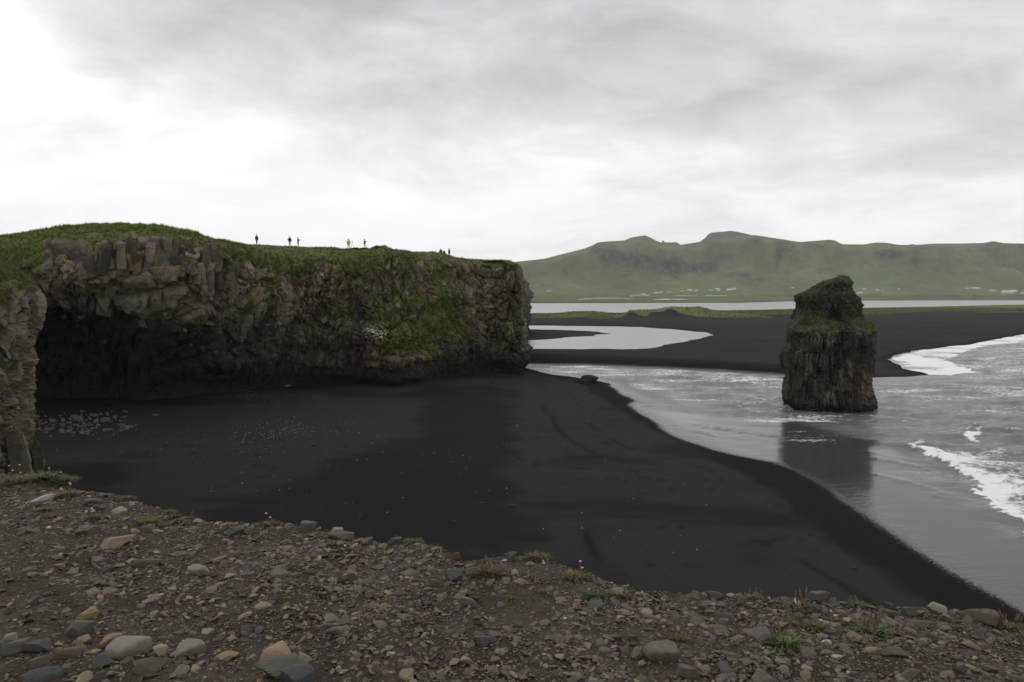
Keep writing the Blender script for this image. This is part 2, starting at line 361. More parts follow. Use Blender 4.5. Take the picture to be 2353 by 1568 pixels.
g_o = tag(mk('ground', V, F, M_SAND, attrs=dict(damp=DAMPV, grass=GRV, plain=plainv, gloss=.85 * np.exp(-np.clip(SAV, 0, 99) / 1.5) * (np.hypot(X, Y) < 130)), smooth=True), 'black sand beach, spit and grassy coastal plain', kind='structure')
BV_G = bvh_of(V, F[:, ::-1])

# ------------------------------------------------------------------ water
def water_material(name, deep, rough, chop, foam=True, speck=False):
    m, t, bs = new_mat(name); pos = t.node('ShaderNodeNewGeometry').outputs['Position']
    w1 = t.noise(t.vmul(pos, (.28, 1.0, 1)), .9, 5, .62, .5); w2 = t.noise(t.vmul(pos, (.5, 1.1, 1)), 4.2, 4, .6)
    h = t.math('ADD', t.math('MULTIPLY', w1, 1.0), t.math('MULTIPLY', w2, .3))
    put(t, bs, spec=.5, ior=1.333)
    c = t.mix(w1, deep, tuple(x * 1.7 for x in deep))
    if foam:
        c = t.mix(t.mapr(t.attr('turbid'), 0, 1), c, t.mix(w1, (.050, .057, .057), (.21, .218, .218)))
        fa = t.attr('foam'); fn = t.noise(t.vmul(pos, (.6, .9, 1)), 2.6, 6, .72); fn2 = t.noise(t.vmul(pos, (.18, .7, 1)), .55, 5, .65)
        fm = t.math('ADD', t.math('MULTIPLY', t.math('SUBTRACT', fn, .5), .95), t.math('MULTIPLY', t.math('SUBTRACT', fn2, .5), .7))
        fm = t.mapr(t.math('ADD', fa, fm), .40, .66)
        c = t.mix(fm, c, (.74, .76, .77))
        put(t, bs, color=c, rough=t.mix(fm, (rough,) * 3, (.75,) * 3))
        st = t.math('MULTIPLY', t.math('ADD', t.attr('chop'), .0), chop)
        nd = t.node('ShaderNodeBump', {'Height': t.math('MULTIPLY', h, st), 'Strength': 1.0, 'Distance': 1.0})
        put(t, bs, normal=nd.outputs[0])
    else:
        put(t, bs, color=c, rough=rough, normal=bump(t, h, 1.0, chop))
    return m
M_SEA = water_material('sea_water', (.036, .037, .038), .10, .20)
M_LAG = water_material('lagoon_water', (.21, .215, .225), .34, .004, foam=False)
M_POOL = water_material('pool_water', (.20, .203, .205), .26, .004, foam=False)
nr2, nc2 = 470, 380
rr = 38 * (700 / 38.0) ** (np.linspace(0, 1, nr2) ** .85); aa = np.radians(np.linspace(-6, 46, nc2))
RR, AA = np.meshgrid(rr, aa, indexing='ij'); X = RR * np.sin(AA); Y = RR * np.cos(AA)
wx = X + .9 * fbm(X * .3, Y * .3, 4, 61); wy = Y + .9 * fbm(X * .3, Y * .3, 4, 62)
depth = -sdf(X, Y, SEA)
px, py = project(np.stack([X, Y, 0 * X], -1))
SURF = GP([(2100, 1028), (2130, 1046), (2180, 1072), (2232, 1096), (2226, 1110), (2250, 1142), (2290, 1177), (2353, 1218), (2500, 1310), (2700, 1450), (2800, 1300), (2500, 1110), (2353, 1040), (2300, 1032), (2235, 1034), (2150, 1030)])
WASH = GP([(2042, 826), (2080, 811), (2150, 799), (2240, 788), (2290, 778), (2353, 766), (2500, 751), (2800, 731), (2800, 760), (2500, 775), (2353, 787), (2300, 791), (2250, 799), (2218, 810), (2200, 822), (2185, 832), (2230, 846), (2262, 857), (2190, 862), (2130, 863), (2080, 850)])
CURL = GP([(2197, 1003), (2215, 990), (2240, 982), (2262, 986), (2275, 1000), (2250, 1010), (2225, 1012)])
def inn(poly, a, b): return sst(-sdf(wx, wy, poly), a, b)
wx = wx + 1.1 * fbm(X * .8, Y * .8, 4, 63); wy = wy + 1.1 * fbm(X * .8, Y * .8, 4, 64); sS = sdf(wx, wy, SURF)
front = GP([(2100, 1028), (2130, 1046), (2180, 1072), (2232, 1096), (2226, 1110), (2250, 1142), (2290, 1177), (2353, 1218), (2500, 1310), (2700, 1450)])
def dline(poly):
    d = np.full(X.shape, 1e18)
    for (ax, ay), (bx, by) in zip(poly[:-1], poly[1:]):
        ex, ey = bx - ax, by - ay; q = np.clip(((wx - ax) * ex + (wy - ay) * ey) / (ex * ex + ey * ey), 0, 1)
        d = np.minimum(d, np.hypot(wx - ax - q * ex, wy - ay - q * ey))
    return d
df = dline(front)
foam = inn(SURF, -.3, .5) * (.40 + .46 * np.exp(-df / 2.2))
foam = np.maximum(foam, inn(WASH, -.8, 1.4) * (.50 + .36 * sst(fbm(X * .1, Y * .1, 3, 66), -.5, .2)))
foam = np.maximum(foam, inn(CURL, -.8, 1.0) * .72)
foam = np.maximum(foam, .42 * sst(-sdf(wx, wy, GP([(2130, 863), (2260, 857), (2185, 832), (2250, 800), (2353, 788), (2500, 780), (2600, 860), (2353, 880), (2200, 872)])), -2, 5))
open_sea = sst(depth, 3, 14)
STC = G(1905, 938); ds = np.hypot((X - STC[0]) / 6.15, (Y - STC[1] - 5.0) / 5.9) - 1
foam = np.maximum(foam, .55 * np.exp(-np.abs(ds) / .09) * sst(X - STC[0], -5, 5) + .42 * np.exp(-np.abs(ds) / .08))
foam = np.maximum(foam, .66 * np.exp(-(((px - 2010) / 16) ** 2 + ((py - 940) / 8) ** 2)))
swash = GP([(1455, 913), (1474, 924), (1456, 933), (1480, 955), (1530, 985), (1580, 1013), (1640, 1035), (1700, 1047), (1800, 1065)])
foam = np.maximum(foam, .6 * np.exp(-(dline(swash) / .22) ** 2))
foam = np.maximum(foam, (.27 + .20 * sst(fbm(X * .06, Y * .16, 4, 71), -.05, .45)) * open_sea)
chan = sst(-sdf(X, Y, GP([(1205, 834), (1500, 842), (1800, 860), (1800, 930), (1640, 960), (1470, 915), (1380, 876), (1205, 855)])), -3, 6)
foam = np.maximum(foam, chan * (.30 + .22 * sst(fbm(X * .10, Y * .2, 4, 73), -.1, .5)))
foam = foam * sst(depth, -.6, .2)
film = sst(-sdf(X, Y, GP([(1480, 940), (1800, 960), (2090, 1030), (2228, 1105), (2353, 1218), (2600, 1400), (2600, 1560), (2353, 1400), (1900, 1105), (1640, 1030)])), -1, 3)
chop = np.clip(.30 + .7 * open_sea, 0, 1) * (1 - .78 * film); chop = np.maximum(chop, .9 * chan)
chop = chop * (1 - .8 * sst(-sdf(X, Y, GP([(2000, 868), (2140, 866), (2040, 824), (1990, 830)])), -1, 2))
swell = np.sin((Y * .95 + X * .30 + 3 * fbm(X * .03, Y * .03, 3, 81)) * .75) * .22 + .26 * fbm(X * .28, Y * .7, 4, 82)
Z = swell * open_sea * (1 - .85 * film)
# small standing breakers and the two low swells running on to the film
for (pts, amp, w) in (([(2090, 1020), (2140, 1040), (2200, 1066), (2240, 1085), (2300, 1110), (2400, 1150)], .6, 1.1), ([(2190, 992), (2230, 978), (2280, 984), (2340, 990)], .7, .9), ([(2230, 1106), (2260, 1140), (2300, 1172), (2400, 1240)], .22, .7),
                      ([(1990, 990), (2040, 998), (2090, 1018), (2105, 1028)], .22, .6), ([(1980, 1003), (2050, 1012), (2110, 1022)], .10, .5), ([(2180, 858), (2260, 864), (2353, 868), (2500, 872)], .35, 1.2), ([(2200, 1040), (2300, 1034), (2400, 1040)], .3, .8), ([(2280, 1000), (2353, 1006), (2450, 1010)], .3, .9),
                      ([(1560, 968), (1640, 984), (1760, 1000), (1830, 1006)], .15, .5), ([(1540, 980), (1640, 1000), (1700, 1008)], .10, .35), ([(1850, 1040), (2000, 1052), (2180, 1090)], .10, .4), ([(1830, 1020), (1960, 1034), (2120, 1062)], .08, .35), ([(1900, 1075), (2050, 1100), (2220, 1150)], .06, .4)):
    gp_ = GP(pts); foam = np.maximum(foam, min(1, amp * 2.2) * .52 * np.exp(-(dline(gp_ - np.array([0, .35])) / (.6 * w)) ** 2) * (amp > .15))
    Z = Z + amp * np.exp(-(dline(gp_) / w) ** 2) * sst(np.hypot(X - gp_[0, 0], Y - gp_[0, 1]), 0, 7) * (.7 + .6 * fbm(X * .25, Y * .25, 2, 86))
Z = Z - .05 * (1 - sst(depth, -1.5, .3))
V = np.stack([X, Y, Z], -1).reshape(-1, 3); F = grid_faces(nr2, nc2)
keep = (depth.reshape(-1) > -4); kf = keep[F].any(1)
tag(mk('sea', V, F[kf], M_SEA, attrs=dict(foam=foam, chop=chop, turbid=np.clip(open_sea * (1 - film) + .6 * chan, 0, 1) * (.65 + .5 * fbm(X * .05, Y * .1, 3, 85))), smooth=True), 'grey sea with white surf washing on to the black beach', kind='structure')
far_sea = np.array([(500, 20, -.15), (6000, 20, -.15), (6000, 6000, -.15), (680, 680, -.15)], float)
mk('far_sea', far_sea, np.array([[0, 1, 2, 3]]), M_POOL)['kind'] = 'structure'
def sheet(name, poly, mat, z, grow=6):
    c = poly.mean(0); P = poly + (poly - c) / np.linalg.norm(poly - c, axis=1)[:, None] * grow
    me = bpy.data.meshes.new(name); bm = bmesh.new(); bm.faces.new([bm.verts.new((x, y, z)) for x, y in P]); bmesh.ops.triangulate(bm, faces=bm.faces[:]); bm.to_mesh(me); bm.free()
    me.materials.append(mat); o = bpy.data.objects.new(name, me); COL.objects.link(o); o['kind'] = 'structure'; return o
tag(sheet('lagoon', LAGOON, M_LAG, 0.0, 12), 'wide pale lagoon between the dunes and the green plain')
tag(sheet('tidal_pool', POOL, M_POOL, 0.0, 4), 'bright curved river pool in the black sand spit')

# ------------------------------------------------------------------ cliffs
def cliff_surface(path, keys, ds_of, nt, pfine):
    """path: dense plan polyline (outside on its right side); keys: (arc index point, profile)"""
    P = np.array(path); seg = np.hypot(*np.diff(P, axis=0).T); L = np.concatenate([[0], np.cumsum(seg)])
    s = [0.0]
    while s[-1] < L[-1]:
        x = np.interp(s[-1], L, P[:, 0]); y = np.interp(s[-1], L, P[:, 1]); s.append(s[-1] + ds_of(math.hypot(x, y)))
    s = np.array(s[:-1]); B = np.stack([np.interp(s, L, P[:, 0]), np.interp(s, L, P[:, 1])], -1)
    sm = np.stack([np.interp(s + 3, L, P[:, 0]) - np.interp(s - 3, L, P[:, 0]), np.interp(s + 3, L, P[:, 1]) - np.interp(s - 3, L, P[:, 1])], -1)
    T = sm / np.linalg.norm(sm, axis=1)[:, None]; N = np.stack([T[:, 1], -T[:, 0]], -1)
    ks = np.array([k[0] for k in keys]); KP = np.array([k[1] for k in keys], float)
    prof = np.stack([[np.interp(s, ks, KP[:, i, j]) for j in (0, 1)] for i in range(KP.shape[1])], 0).transpose(2, 0, 1)   # S,P,2
    # vertical resampling, curve rounded a little
    tt = np.linspace(0, 1, nt); S = len(s); OF = np.zeros((S, nt)); ZZ = np.zeros((S, nt)); LL = np.zeros((S, nt)); PI = np.zeros((S, nt))
    for i in range(S):
        p = prof[i]; w = np.hypot(*np.diff(p, axis=0).T) * pfine; l = np.concatenate([[0], np.cumsum(w)]); q = tt * l[-1]
        OF[i] = np.interp(q, l, p[:, 0]); ZZ[i] = np.interp(q, l, p[:, 1]); PI[i] = np.interp(q, l, np.arange(len(p)))
        rl = np.concatenate([[0], np.cumsum(np.hypot(*np.diff(p, axis=0).T))]); LL[i] = np.interp(PI[i], np.arange(len(p)), rl)
    k = np.array([1, 2, 3, 2, 1.]) / 9
    def smz(a): return np.apply_along_axis(lambda v: np.convolve(np.pad(v, 2, 'edge'), k, 'valid'), 1, a)
    OF = smz(OF); ZZ = smz(ZZ)
    dO = np.gradient(OF, axis=1); dZ = np.gradient(ZZ, axis=1); ln = np.hypot(dO, dZ) + 1e-9
    nO = dZ / ln; nZ = -dO / ln
    k2 = np.ones(9) / 9; NI = N.copy()
    for _ in range(30): NI = np.stack([np.convolve(np.pad(NI[:, c], 4, 'edge'), k2, 'valid') for c in (0, 1)], -1)
    NI /= np.linalg.norm(NI, axis=1)[:, None]
    return s, B, N, OF, ZZ, LL, PI, nO, nZ, NI
def proj_blob(px, py, items):
    a = np.zeros(px.shape)
    for it in items:
        cx, cy, rx, ry = it[:4]; st = it[4] if len(it) > 4 else 1
        a = np.maximum(a, st * np.exp(-(((px - cx) / rx) ** 2 + ((py - cy) / ry) ** 2)))
    return a
base_px = [(-260, 962), (-100, 956), (100, 949), (300, 942), (400, 931), (500, 916), (620, 894), (700, 884), (800, 882), (880, 887), (930, 885), (1000, 871), (1050, 863), (1130, 854), (1192, 857)]
bp = [tuple(G(x, y, 1.1)[:2]) for x, y in base_px]
back = [(2.0, 141), (2.4, 146), (2.2, 152), (1.2, 165), (0, 190), (0, 225), (2.2, 265), (6.0, 300), (7.0, 313), (5, 328), (-15, 340), (-40, 345)]
path = spline(bp + back, 12)
segl = np.concatenate([[0], np.cumsum(np.hypot(*np.diff(path, axis=0).T))])
def s_at(x):
    q = bp[0] if x is None else None
    i = np.argmin([abs(p[0] / p[1] - (x - CX) / FPX) for p in path[:len(bp) * 12 - 6]]); return segl[i]
K = [
 (-260, [(-12, -1.5), (-12, 2), (-12, 5), (-9, 9), (0, 13), (9, 15.6), (22, 17.0), (24, 17.8), (23.5, 18.6), (20, 19.6), (6, 21.6), (-10, 23.0), (-60, 24.5)]),
 (0, [(-12, -1.5), (-12, 2), (-12, 5), (-9, 9), (0, 13), (9, 15.7), (20, 17.3), (22, 18.2), (21.5, 19.1), (18, 20.0), (6, 22.0), (-10, 24.0), (-60, 25.0)]),
 (130, [(-12, -1.5), (-12, 2), (-12, 5), (-11, 9), (-8, 13.5), (4, 16.9), (16, 17.8), (17.5, 18.6), (17, 19.7), (14, 20.5), (4, 23.0), (-10, 25.3), (-60, 25)]),
 (200, [(-11, -1.5), (-11, 2), (-11, 4.2), (-10, 8), (-6, 12.8), (4, 16.3), (12, 17.4), (13, 19.0), (12, 20.9), (10, 22.0), (2, 24.2), (-12, 25.8), (-60, 25)]),
 (300, [(-9, -1.5), (-9, 2), (-9, 3.6), (-7, 7), (-3, 11.2), (4, 15.0), (9.5, 17.0), (10, 19.5), (9, 21.4), (7, 22.8), (0, 24.6), (-15, 25.6), (-60, 25)]),
 (400, [(-6, -1.5), (-6, 2), (-6, 3.3), (-3, 5.6), (1.2, 9.4), (6.4, 13.6), (8.3, 16.6), (8.4, 19.7), (7.6, 21.6), (5.5, 23.0), (-1, 24.9), (-15, 25.5), (-60, 25)]),
 (500, [(-3, -1.5), (-3, 2), (-2.5, 3.2), (2, 5.4), (4.0, 9.4), (5.5, 13), (6.5, 17), (6, 19.5), (5, 21.2), (3, 22.9), (-2, 24.3), (-15, 25.0), (-60, 25)]),
 (600, [(0, -1.5), (0, 1.8), (1.4, 3.5), (2.8, 5.8), (3.8, 8.8), (4, 12), (4.6, 15.5), (4, 18.6), (3, 20.6), (1, 22.3), (-3.5, 23.8), (-18, 24.9), (-60, 25)]),
 (700, [(0, -1.5), (0, 1.5), (1.2, 3), (2.2, 5), (3, 7.5), (2.5, 10), (3, 14), (2, 17.6), (1, 19.9), (-1, 21.8), (-5, 23.7), (-18, 24.7), (-60, 24.8)]),
 (820, [(0, -1.5), (0, 1.4), (1.3, 2.6), (1.2, 4.5), (2.6, 6.5), (2.6, 9), (1.8, 13), (.8, 17.2), (.1, 20.2), (-1.8, 22.2), (-5.5, 23.8), (-18, 24.6), (-60, 24.6)]),
 (950, [(0, -1.5), (0, 1.2), (1.5, 2.2), (.8, 4.0), (2.2, 5.4), (2.2, 8), (.4, 13), (-.6, 17), (-1.4, 20.6), (-2.5, 22.7), (-6, 24.0), (-18, 23.6), (-60, 24)]),
 (1060, [(0, -1.5), (0, 1.5), (.3, 3.2), (1.4, 5), (1.4, 6.8), (.8, 9), (-.2, 13), (-.6, 17), (-1.2, 20.6), (-2.3, 22.6), (-5, 23.6), (-16, 23.0), (-50, 23.4)]),
 (1180, [(0, -1.5), (.2, 2), (.8, 3.4), (.6, 5.2), (.1, 7), (.2, 9.5), (.2, 13), (-.3, 17), (-.8, 20), (-1.5, 21.6), (-4, 22.5), (-16, 22.8), (-40, 23)]),
]
keys = [(s_at(x), p) for x, p in K]
keys.append((segl[len(bp) * 12 + 24], [(0, -1.5), (0, 2), (.2, 3.5), (.3, 5.5), (.1, 7), (0, 11), (0, 14), (-.3, 17), (-.6, 20.2), (-1.5, 21.6), (-4, 22.5), (-10, 22.6), (-20, 22.6)]))
keys.append((segl[len(bp) * 12 + 72], [(0, -1.5), (0, 2), (.2, 4), (.3, 7), (.2, 9), (0.2, 11), (.5, 14), (.2, 17), (-1.4, 21), (-3, 22.6), (-4.5, 23.5), (-10, 23.6), (-20, 23.6)]))
keys.append((segl[len(bp) * 12 + 84], [(0, -1.5), (0, 2), (.2, 4), (.3, 7), (.2, 9), (0.2, 11), (1.2, 14), (1.0, 16.4), (-.6, 19.5), (-1.8, 21.6), (-4.0, 23.2), (-10, 23.6), (-20, 23.6)]))
keys.append((segl[-1], keys[-1][1]))
pf = np.array([.5, .8, 1, 1, 1, 1, 1, 1, 1, 1, .55, .12])
s, B, N, OF, ZZ, LL, PI, nO, nZ, NI = cliff_surface(path, keys, lambda d: max(.10, d * .00118) if d < 165 else .8, 245, pf)
SS = s[:, None] + 0 * ZZ
rock = 1 - sst(PI, 8.4, 9.6)
notch = 1 - sst(ZZ, 2.2, 5.5)
wsx = SS + .7 * fbm(SS * .35, LL * .35, 3, 101); wsl = LL + .7 * fbm(SS * .35, LL * .35, 3, 102)
tilt = .25 * np.sin(SS * .09)
q1 = cell(wsx / 2.3 + tilt * wsl / 3, wsl / 3.2, 110); q2 = cell(wsx / .95 + tilt * wsl / 2, wsl / 1.5, 120); q3 = cell(wsx / .42, wsl / .55, 130)
zone = sst(fbm(SS * .07 + 3, LL * .11, 3, 160), -.25, .30)         # 1: big upright blocks, 0: rubble
q4 = cell(wsx / 1.25 + tilt * wsl / 3, wsl / 4.6, 165)
D = 1.1 * fbm(SS * .10, LL * .12, 4, 103) + .45 * fbm(SS * .35, LL * .4, 3, 104)
blocky = (q1[2] - .5) * 1.15 + (q1[5] * (q1[3] - .5) + q1[6] * (q1[4] - .5)) * 1.3 - .85 * (1 - sst(q1[1] - q1[0], 0, .14))
blocky = blocky * (.55 + .45 * zone) + zone * ((q4[2] - .5) * 1.1 + (q4[5] * (q4[3] - .5)) * 1.4 - .65 * (1 - sst(q4[1] - q4[0], 0, .13)))
blocky += (1 - .72 * zone) * ((q2[2] - .5) * .80 + (q2[5] * (q2[3] - .5) + q2[6] * (q2[4] - .5)) * 1.3 - .50 * (1 - sst(q2[1] - q2[0], 0, .17)))
blocky += (1 - .6 * zone) * ((q3[2] - .5) * .30 - .16 * (1 - sst(q3[1] - q3[0], 0, .18)))
ledge = .35 * np.sin(LL * 1.15 + 2 * fbm(SS * .06, LL * .1, 2, 105)) * sst(fbm(SS * .05, LL * .1, 2, 106), -.1, .4)
D = D * (.35 + .65 * rock) + (blocky + ledge) * rock * (1 - .72 * notch) + (1 - rock) * (.35 * fbm(SS * .5, LL * .6, 3, 107) + .22 * np.abs(fbm(SS * 1.3, LL * .6, 3, 108))) * (1 - sst(PI, 9.6, 11.2) * .6)
D = D * sst(ZZ, -1.5, .8)
OFd = OF + nO * D; Zd = ZZ + nZ * D
# hummocky hanging turf just at the rim
Zd = Zd + .30 * fbm(SS * .18, LL * .0 + 3, 3, 109) * sst(PI, 8.5, 10) * (1 - sst(PI, 10.5, 12))
NI[:, 0] = np.maximum(NI[:, 0], .45); NI /= np.linalg.norm(NI, axis=1)[:, None]
oa = np.maximum(OFd, -2.0); ob = np.minimum(OFd + 2.0, 0)
notch_in = ZZ < 12          # the cave floor line recedes along the face normal
ob = np.where(notch_in, 0, ob); oa = np.where(notch_in, OFd, oa)
X = B[:, 0:1] + N[:, 0:1] * oa + NI[:, 0:1] * ob; Y = B[:, 1:2] + N[:, 1:2] * oa + NI[:, 1:2] * ob
V = np.stack([X, Y, Zd], -1); pxv, pyv = project(V)
gpatch = [(960, 745, 55, 60), (1010, 715, 55, 45), (905, 790, 50, 28), (1040, 772, 55, 20), (960, 690, 35, 30), (1000, 750, 70, 40), (780, 717, 38, 18, .9), (630, 655, 32, 26, .95), (660, 600, 90, 34), (800, 603, 120, 24), (560, 580, 60, 26), (1010, 628, 30, 26, .9), (1095, 632, 38, 14, .8), (1040, 660, 26, 16, .8), (325, 680, 14, 8), (620, 690, 20, 16, .7), (1130, 720, 24, 22, .8), (1165, 750, 14, 30, .6), (690, 690, 22, 14, .6), (430, 755, 40, 8, .7), (250, 680, 26, 12, .6), (985, 800, 40, 24, .9), (950, 770, 30, 60, .9), (880, 740, 25, 14, .5), (160, 590, 16, 10, .9)]
gpa = proj_blob(pxv, pyv, gpatch)
hang = sst(PI + .9 * fbm(SS * .22, LL * .05, 4, 140) + .5 * fbm(SS * .9, LL * .3, 3, 141), 8.3, 9.1)
hang = np.where(pxv < 98, sst(PI + .4 * fbm(SS * .5, LL * .3, 3, 145), 6.6, 7.2), hang)
hang = np.where((pxv < 520) & (pxv >= 98), sst(PI + .5 * fbm(SS * .5, LL * .3, 3, 142), 8.6, 9.2), hang)
grass = np.maximum(hang, sst(gpa + .55 * fbm(SS * .35, LL * .35, 4, 143), .40, .75) * (gpa > .06))
moss = sst(fbm(SS * .18 + 7, LL * .22, 4, 167) + .35 * fbm(SS * .8, LL * .8, 3, 168), .02, .40) * sst(pxv, 540, 760) * sst(ZZ, 5, 9)
grass = np.maximum(grass, .50 * moss)
upn = np.clip(nZ, 0, 1)
grass = np.maximum(grass, .8 * sst(fbm(SS * .25, LL * .3, 4, 144) + .5 * q2[6] * (pyv < 840), .30, .55) * sst(ZZ, 7, 11) * (pxv > 540))
grass = np.where((pxv < 165) & (pxv > 98) & (PI > 8.2) & (PI < 9.0), grass * .6, grass)
lich = proj_blob(pxv, pyv, [(215, 590, 60, 40, .75), (300, 585, 90, 40, .55), (270, 650, 60, 26, .5), (420, 590, 80, 40, .4), (430, 745, 60, 14, .7), (900, 810, 26, 16, .8), (860, 810, 20, 30, .5), (1085, 615, 20, 16, .8), (1010, 605, 16, 10, .8), (800, 640, 200, 50, .35), (1155, 790, 18, 20, .7), (1020, 850, 60, 30, .5), (700, 780, 80, 20, .4), (1000, 640, 160, 60, .35), (1100, 700, 80, 60, .4)])
lich = np.maximum(lich, .45 * sst(ZZ, 11, 18) * sst(fbm(SS * .2, LL * .2, 3, 169), -.3, .3))
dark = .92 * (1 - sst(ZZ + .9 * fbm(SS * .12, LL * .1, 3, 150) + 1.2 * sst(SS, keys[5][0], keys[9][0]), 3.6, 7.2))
cave_shade = (1 - sst(pxv, 420, 700)) * (1 - sst(ZZ + .8 * fbm(SS * .3, LL * .3, 3, 170), 13.0 - 3.4 * sst(pxv, 260, 520), 17.2 - 3.6 * sst(pxv, 260, 520))) * .9  # shade of the cave and overhang, painted into the rock colour
dark = np.maximum(dark, cave_shade)
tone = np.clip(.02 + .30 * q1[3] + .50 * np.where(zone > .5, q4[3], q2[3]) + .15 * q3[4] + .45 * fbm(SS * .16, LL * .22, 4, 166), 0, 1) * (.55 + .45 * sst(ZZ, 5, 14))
S_, T_ = V.shape[:2]; Vm = V.reshape(-1, 3); F = grid_faces(S_, T_)[:, ::-1]
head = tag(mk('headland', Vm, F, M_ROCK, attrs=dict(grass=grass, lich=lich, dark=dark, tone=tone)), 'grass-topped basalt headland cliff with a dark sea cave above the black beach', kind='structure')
BV_H = bvh_of(Vm, F)
HEAD = dict(V=V, grass=grass, PI=PI, N=N, nO=nO, nZ=nZ, px=pxv, py=pyv, ZZ=ZZ)

# near spur at the left edge of the view
sp_path = spline([(-40, 62), (-31, 50), (-26.2, 41.5), (-24.0, 36.9), (-22.9, 33.6), (-21.6, 29.0), (-20, 22), (-17.5, 12), (-15, 4)][::-1], 14) - np.array([1.45, 0])
sl = np.concatenate([[0], np.cumsum(np.hypot(*np.diff(sp_path, axis=0).T))])
pA = [(-.3, -1.5), (-.4, 5.0), (-.75, 7.0), (-.45, 7.8), (-.65, 9.0), (-.35, 10.6), (-.30, 11.4), (-.42, 12.5), (-.20, 13.3), (.10, 13.8), (.32, 15.4), (.15, 16.3), (-.6, 17.2), (-1.8, 17.8), (-7, 18.4), (-30, 19.6)]
pB = [(1.6, -1.5), (1.4, 5.0), (1.0, 7.0), (1.0, 8.0), (.7, 9.4), (.5, 10.6), (.1, 11.8), (-.1, 12.9), (-.2, 13.9), (-.3, 14.6), (-.5, 15.3), (-.9, 16.1), (-1.7, 16.9), (-3.0, 17.5), (-8, 18.2), (-30, 19.6)]
s, B, N, OF, ZZ, LL, PI, nO, nZ, NI = cliff_surface(sp_path, [(0, pB), (sl[3 * 14], pB), (sl[5 * 14], pA), (sl[-1], pA)], lambda d: .07 if d < 45 else .4, 230, np.array([.25, .6] + [1] * 10 + [.8, .4, .15]))
SS = s[:, None] + 0 * ZZ
rock = 1 - sst(PI + .7 * fbm(SS * .5, LL * .2, 3, 201), 10.6, 11.6)
low = 1 - sst(ZZ, 10.2, 12.2)
wsx = SS + .25 * fbm(SS * .9, LL * .9, 3, 202); wsl = LL + .25 * fbm(SS * .9, LL * .9, 3, 203)
q1 = cell(wsx / 1.25, wsl / 2.6, 210); q2 = cell(wsx / .55, wsl / .42, 220); q3 = cell(wsx / .24, wsl / .22, 230)
D = .40 * fbm(SS * .3, LL * .25, 3, 204) + .12 * fbm(SS * 1.1, LL * 1.1, 3, 205)
blocky = (q1[2] - .5) * .50 + (q1[5] * (q1[3] - .5) + q1[6] * (q1[4] - .5)) * .7 - .36 * (1 - sst(q1[1] - q1[0], 0, .12))
small = (q2[2] - .5) * .34 + (q2[5] * (q2[3] - .5) + q2[6] * (q2[4] - .5)) * .5 - .22 * (1 - sst(q2[1] - q2[0], 0, .18)) + (q3[2] - .5) * .07
rub = sst(ZZ, 8.6, 9.6) * (1 - sst(ZZ, 11.4, 12.4)) + .35
D = D + (blocky + small * np.clip(rub, 0, 1)) * rock + (1 - rock) * (.16 * fbm(SS * 1.2, LL * 1.2, 3, 206) + .12 * np.abs(fbm(SS * 3, LL * 1.2, 3, 207)))
D = D * (1 - .6 * sst(PI, 13, 15))
OFd = OF + nO * D; Zd = ZZ + nZ * D
V = np.stack([B[:, 0:1] + N[:, 0:1] * OFd, B[:, 1:2] + N[:, 1:2] * OFd, Zd], -1); pxv, pyv = project(V)
g = 1 - rock
g = np.maximum(g, sst(proj_blob(pxv, pyv, [(70, 740, 14, 12), (20, 845, 22, 18), (10, 790, 18, 20), (25, 890, 18, 14, .8), (40, 660, 40, 26), (10, 680, 30, 30), (5, 960, 14, 14, .6)]) + .5 * fbm(SS * 1.5, LL * 1.5, 3, 208), .45, .8))
tone = np.clip(.22 + .4 * q1[2] * .5 + .6 * q2[3] * .6 + .25 * fbm(SS * .5, LL * .4, 3, 211), 0, 1)
lich = .3 * sst(fbm(SS * .6, LL * .6, 3, 209), 0, .4)
Vm = V.reshape(-1, 3); F = grid_faces(*V.shape[:2])[:, ::-1]
spur = tag(mk('cliff_spur', Vm, F, M_SPUR, attrs=dict(grass=g, lich=lich, dark=0 * tone, tone=tone)), 'near brown rock wall with grassy top at the left edge', kind='structure')
BV_S = bvh_of(Vm, F)
SPUR = dict(V=V, grass=g, PI=PI, N=N, nO=nO, nZ=nZ, px=pxv, py=pyv, ZZ=ZZ)

# ------------------------------------------------------------------ foreground bluff
EDGE = [(-700, 1030), (-300, 1062), (0, 1086), (60, 1090), (130, 1103), (180, 1128), (250, 1138), (330, 1158), (440, 1184), (520, 1197), (620, 1203), (700, 1206), (760, 1215), (830, 1231), (900, 1240), (960, 1247), (1010, 1270), (1060, 1292), (1110, 1288), (1150, 1278), (1230, 1284), (1270, 1302), (1330, 1326), (1400, 1351), (1480, 1361), (1600, 1366), (1700, 1371), (1800, 1383), (1900, 1387), (2000, 1392), (2100, 1398), (2220, 1412), (2353, 1432), (2700, 1480), (3400, 1530)]
FGZ = 14.4
ew = GP(EDGE, FGZ); ea = np.arctan2(ew[:, 0], ew[:, 1]); er = np.hypot(ew[:, 0], ew[:, 1])
ea = np.concatenate([[R(-115), R(-80)], ea, [R(85), R(115)]]); er = np.concatenate([[11, 10.5], er, [3.6, 3.6]])
def fgz(X, Y):
    return FGZ + .055 * fbm(X * .9, Y * .9, 3, 301) + .022 * fbm(X * 4, Y * 4, 3, 302)
a_ = np.radians(np.concatenate([np.linspace(-115, -42, 40)[:-1], np.linspace(-42, 42, 380), np.linspace(42, 115, 40)[1:]]))
re_ = np.interp(a_, ea, er) + .05 * fbm(a_ * 30, a_ * 0, 3, 303)
fr = np.linspace(0, 1, 170) ** .8
Rg = .25 + (re_[:, None] - .25) * fr[None, :]
Xf = Rg * np.sin(a_)[:, None]; Yf = Rg * np.cos(a_)[:, None]; Zf = fgz(Xf, Yf) + .010 * fbm(Xf * 14, Yf * 14, 3, 304)
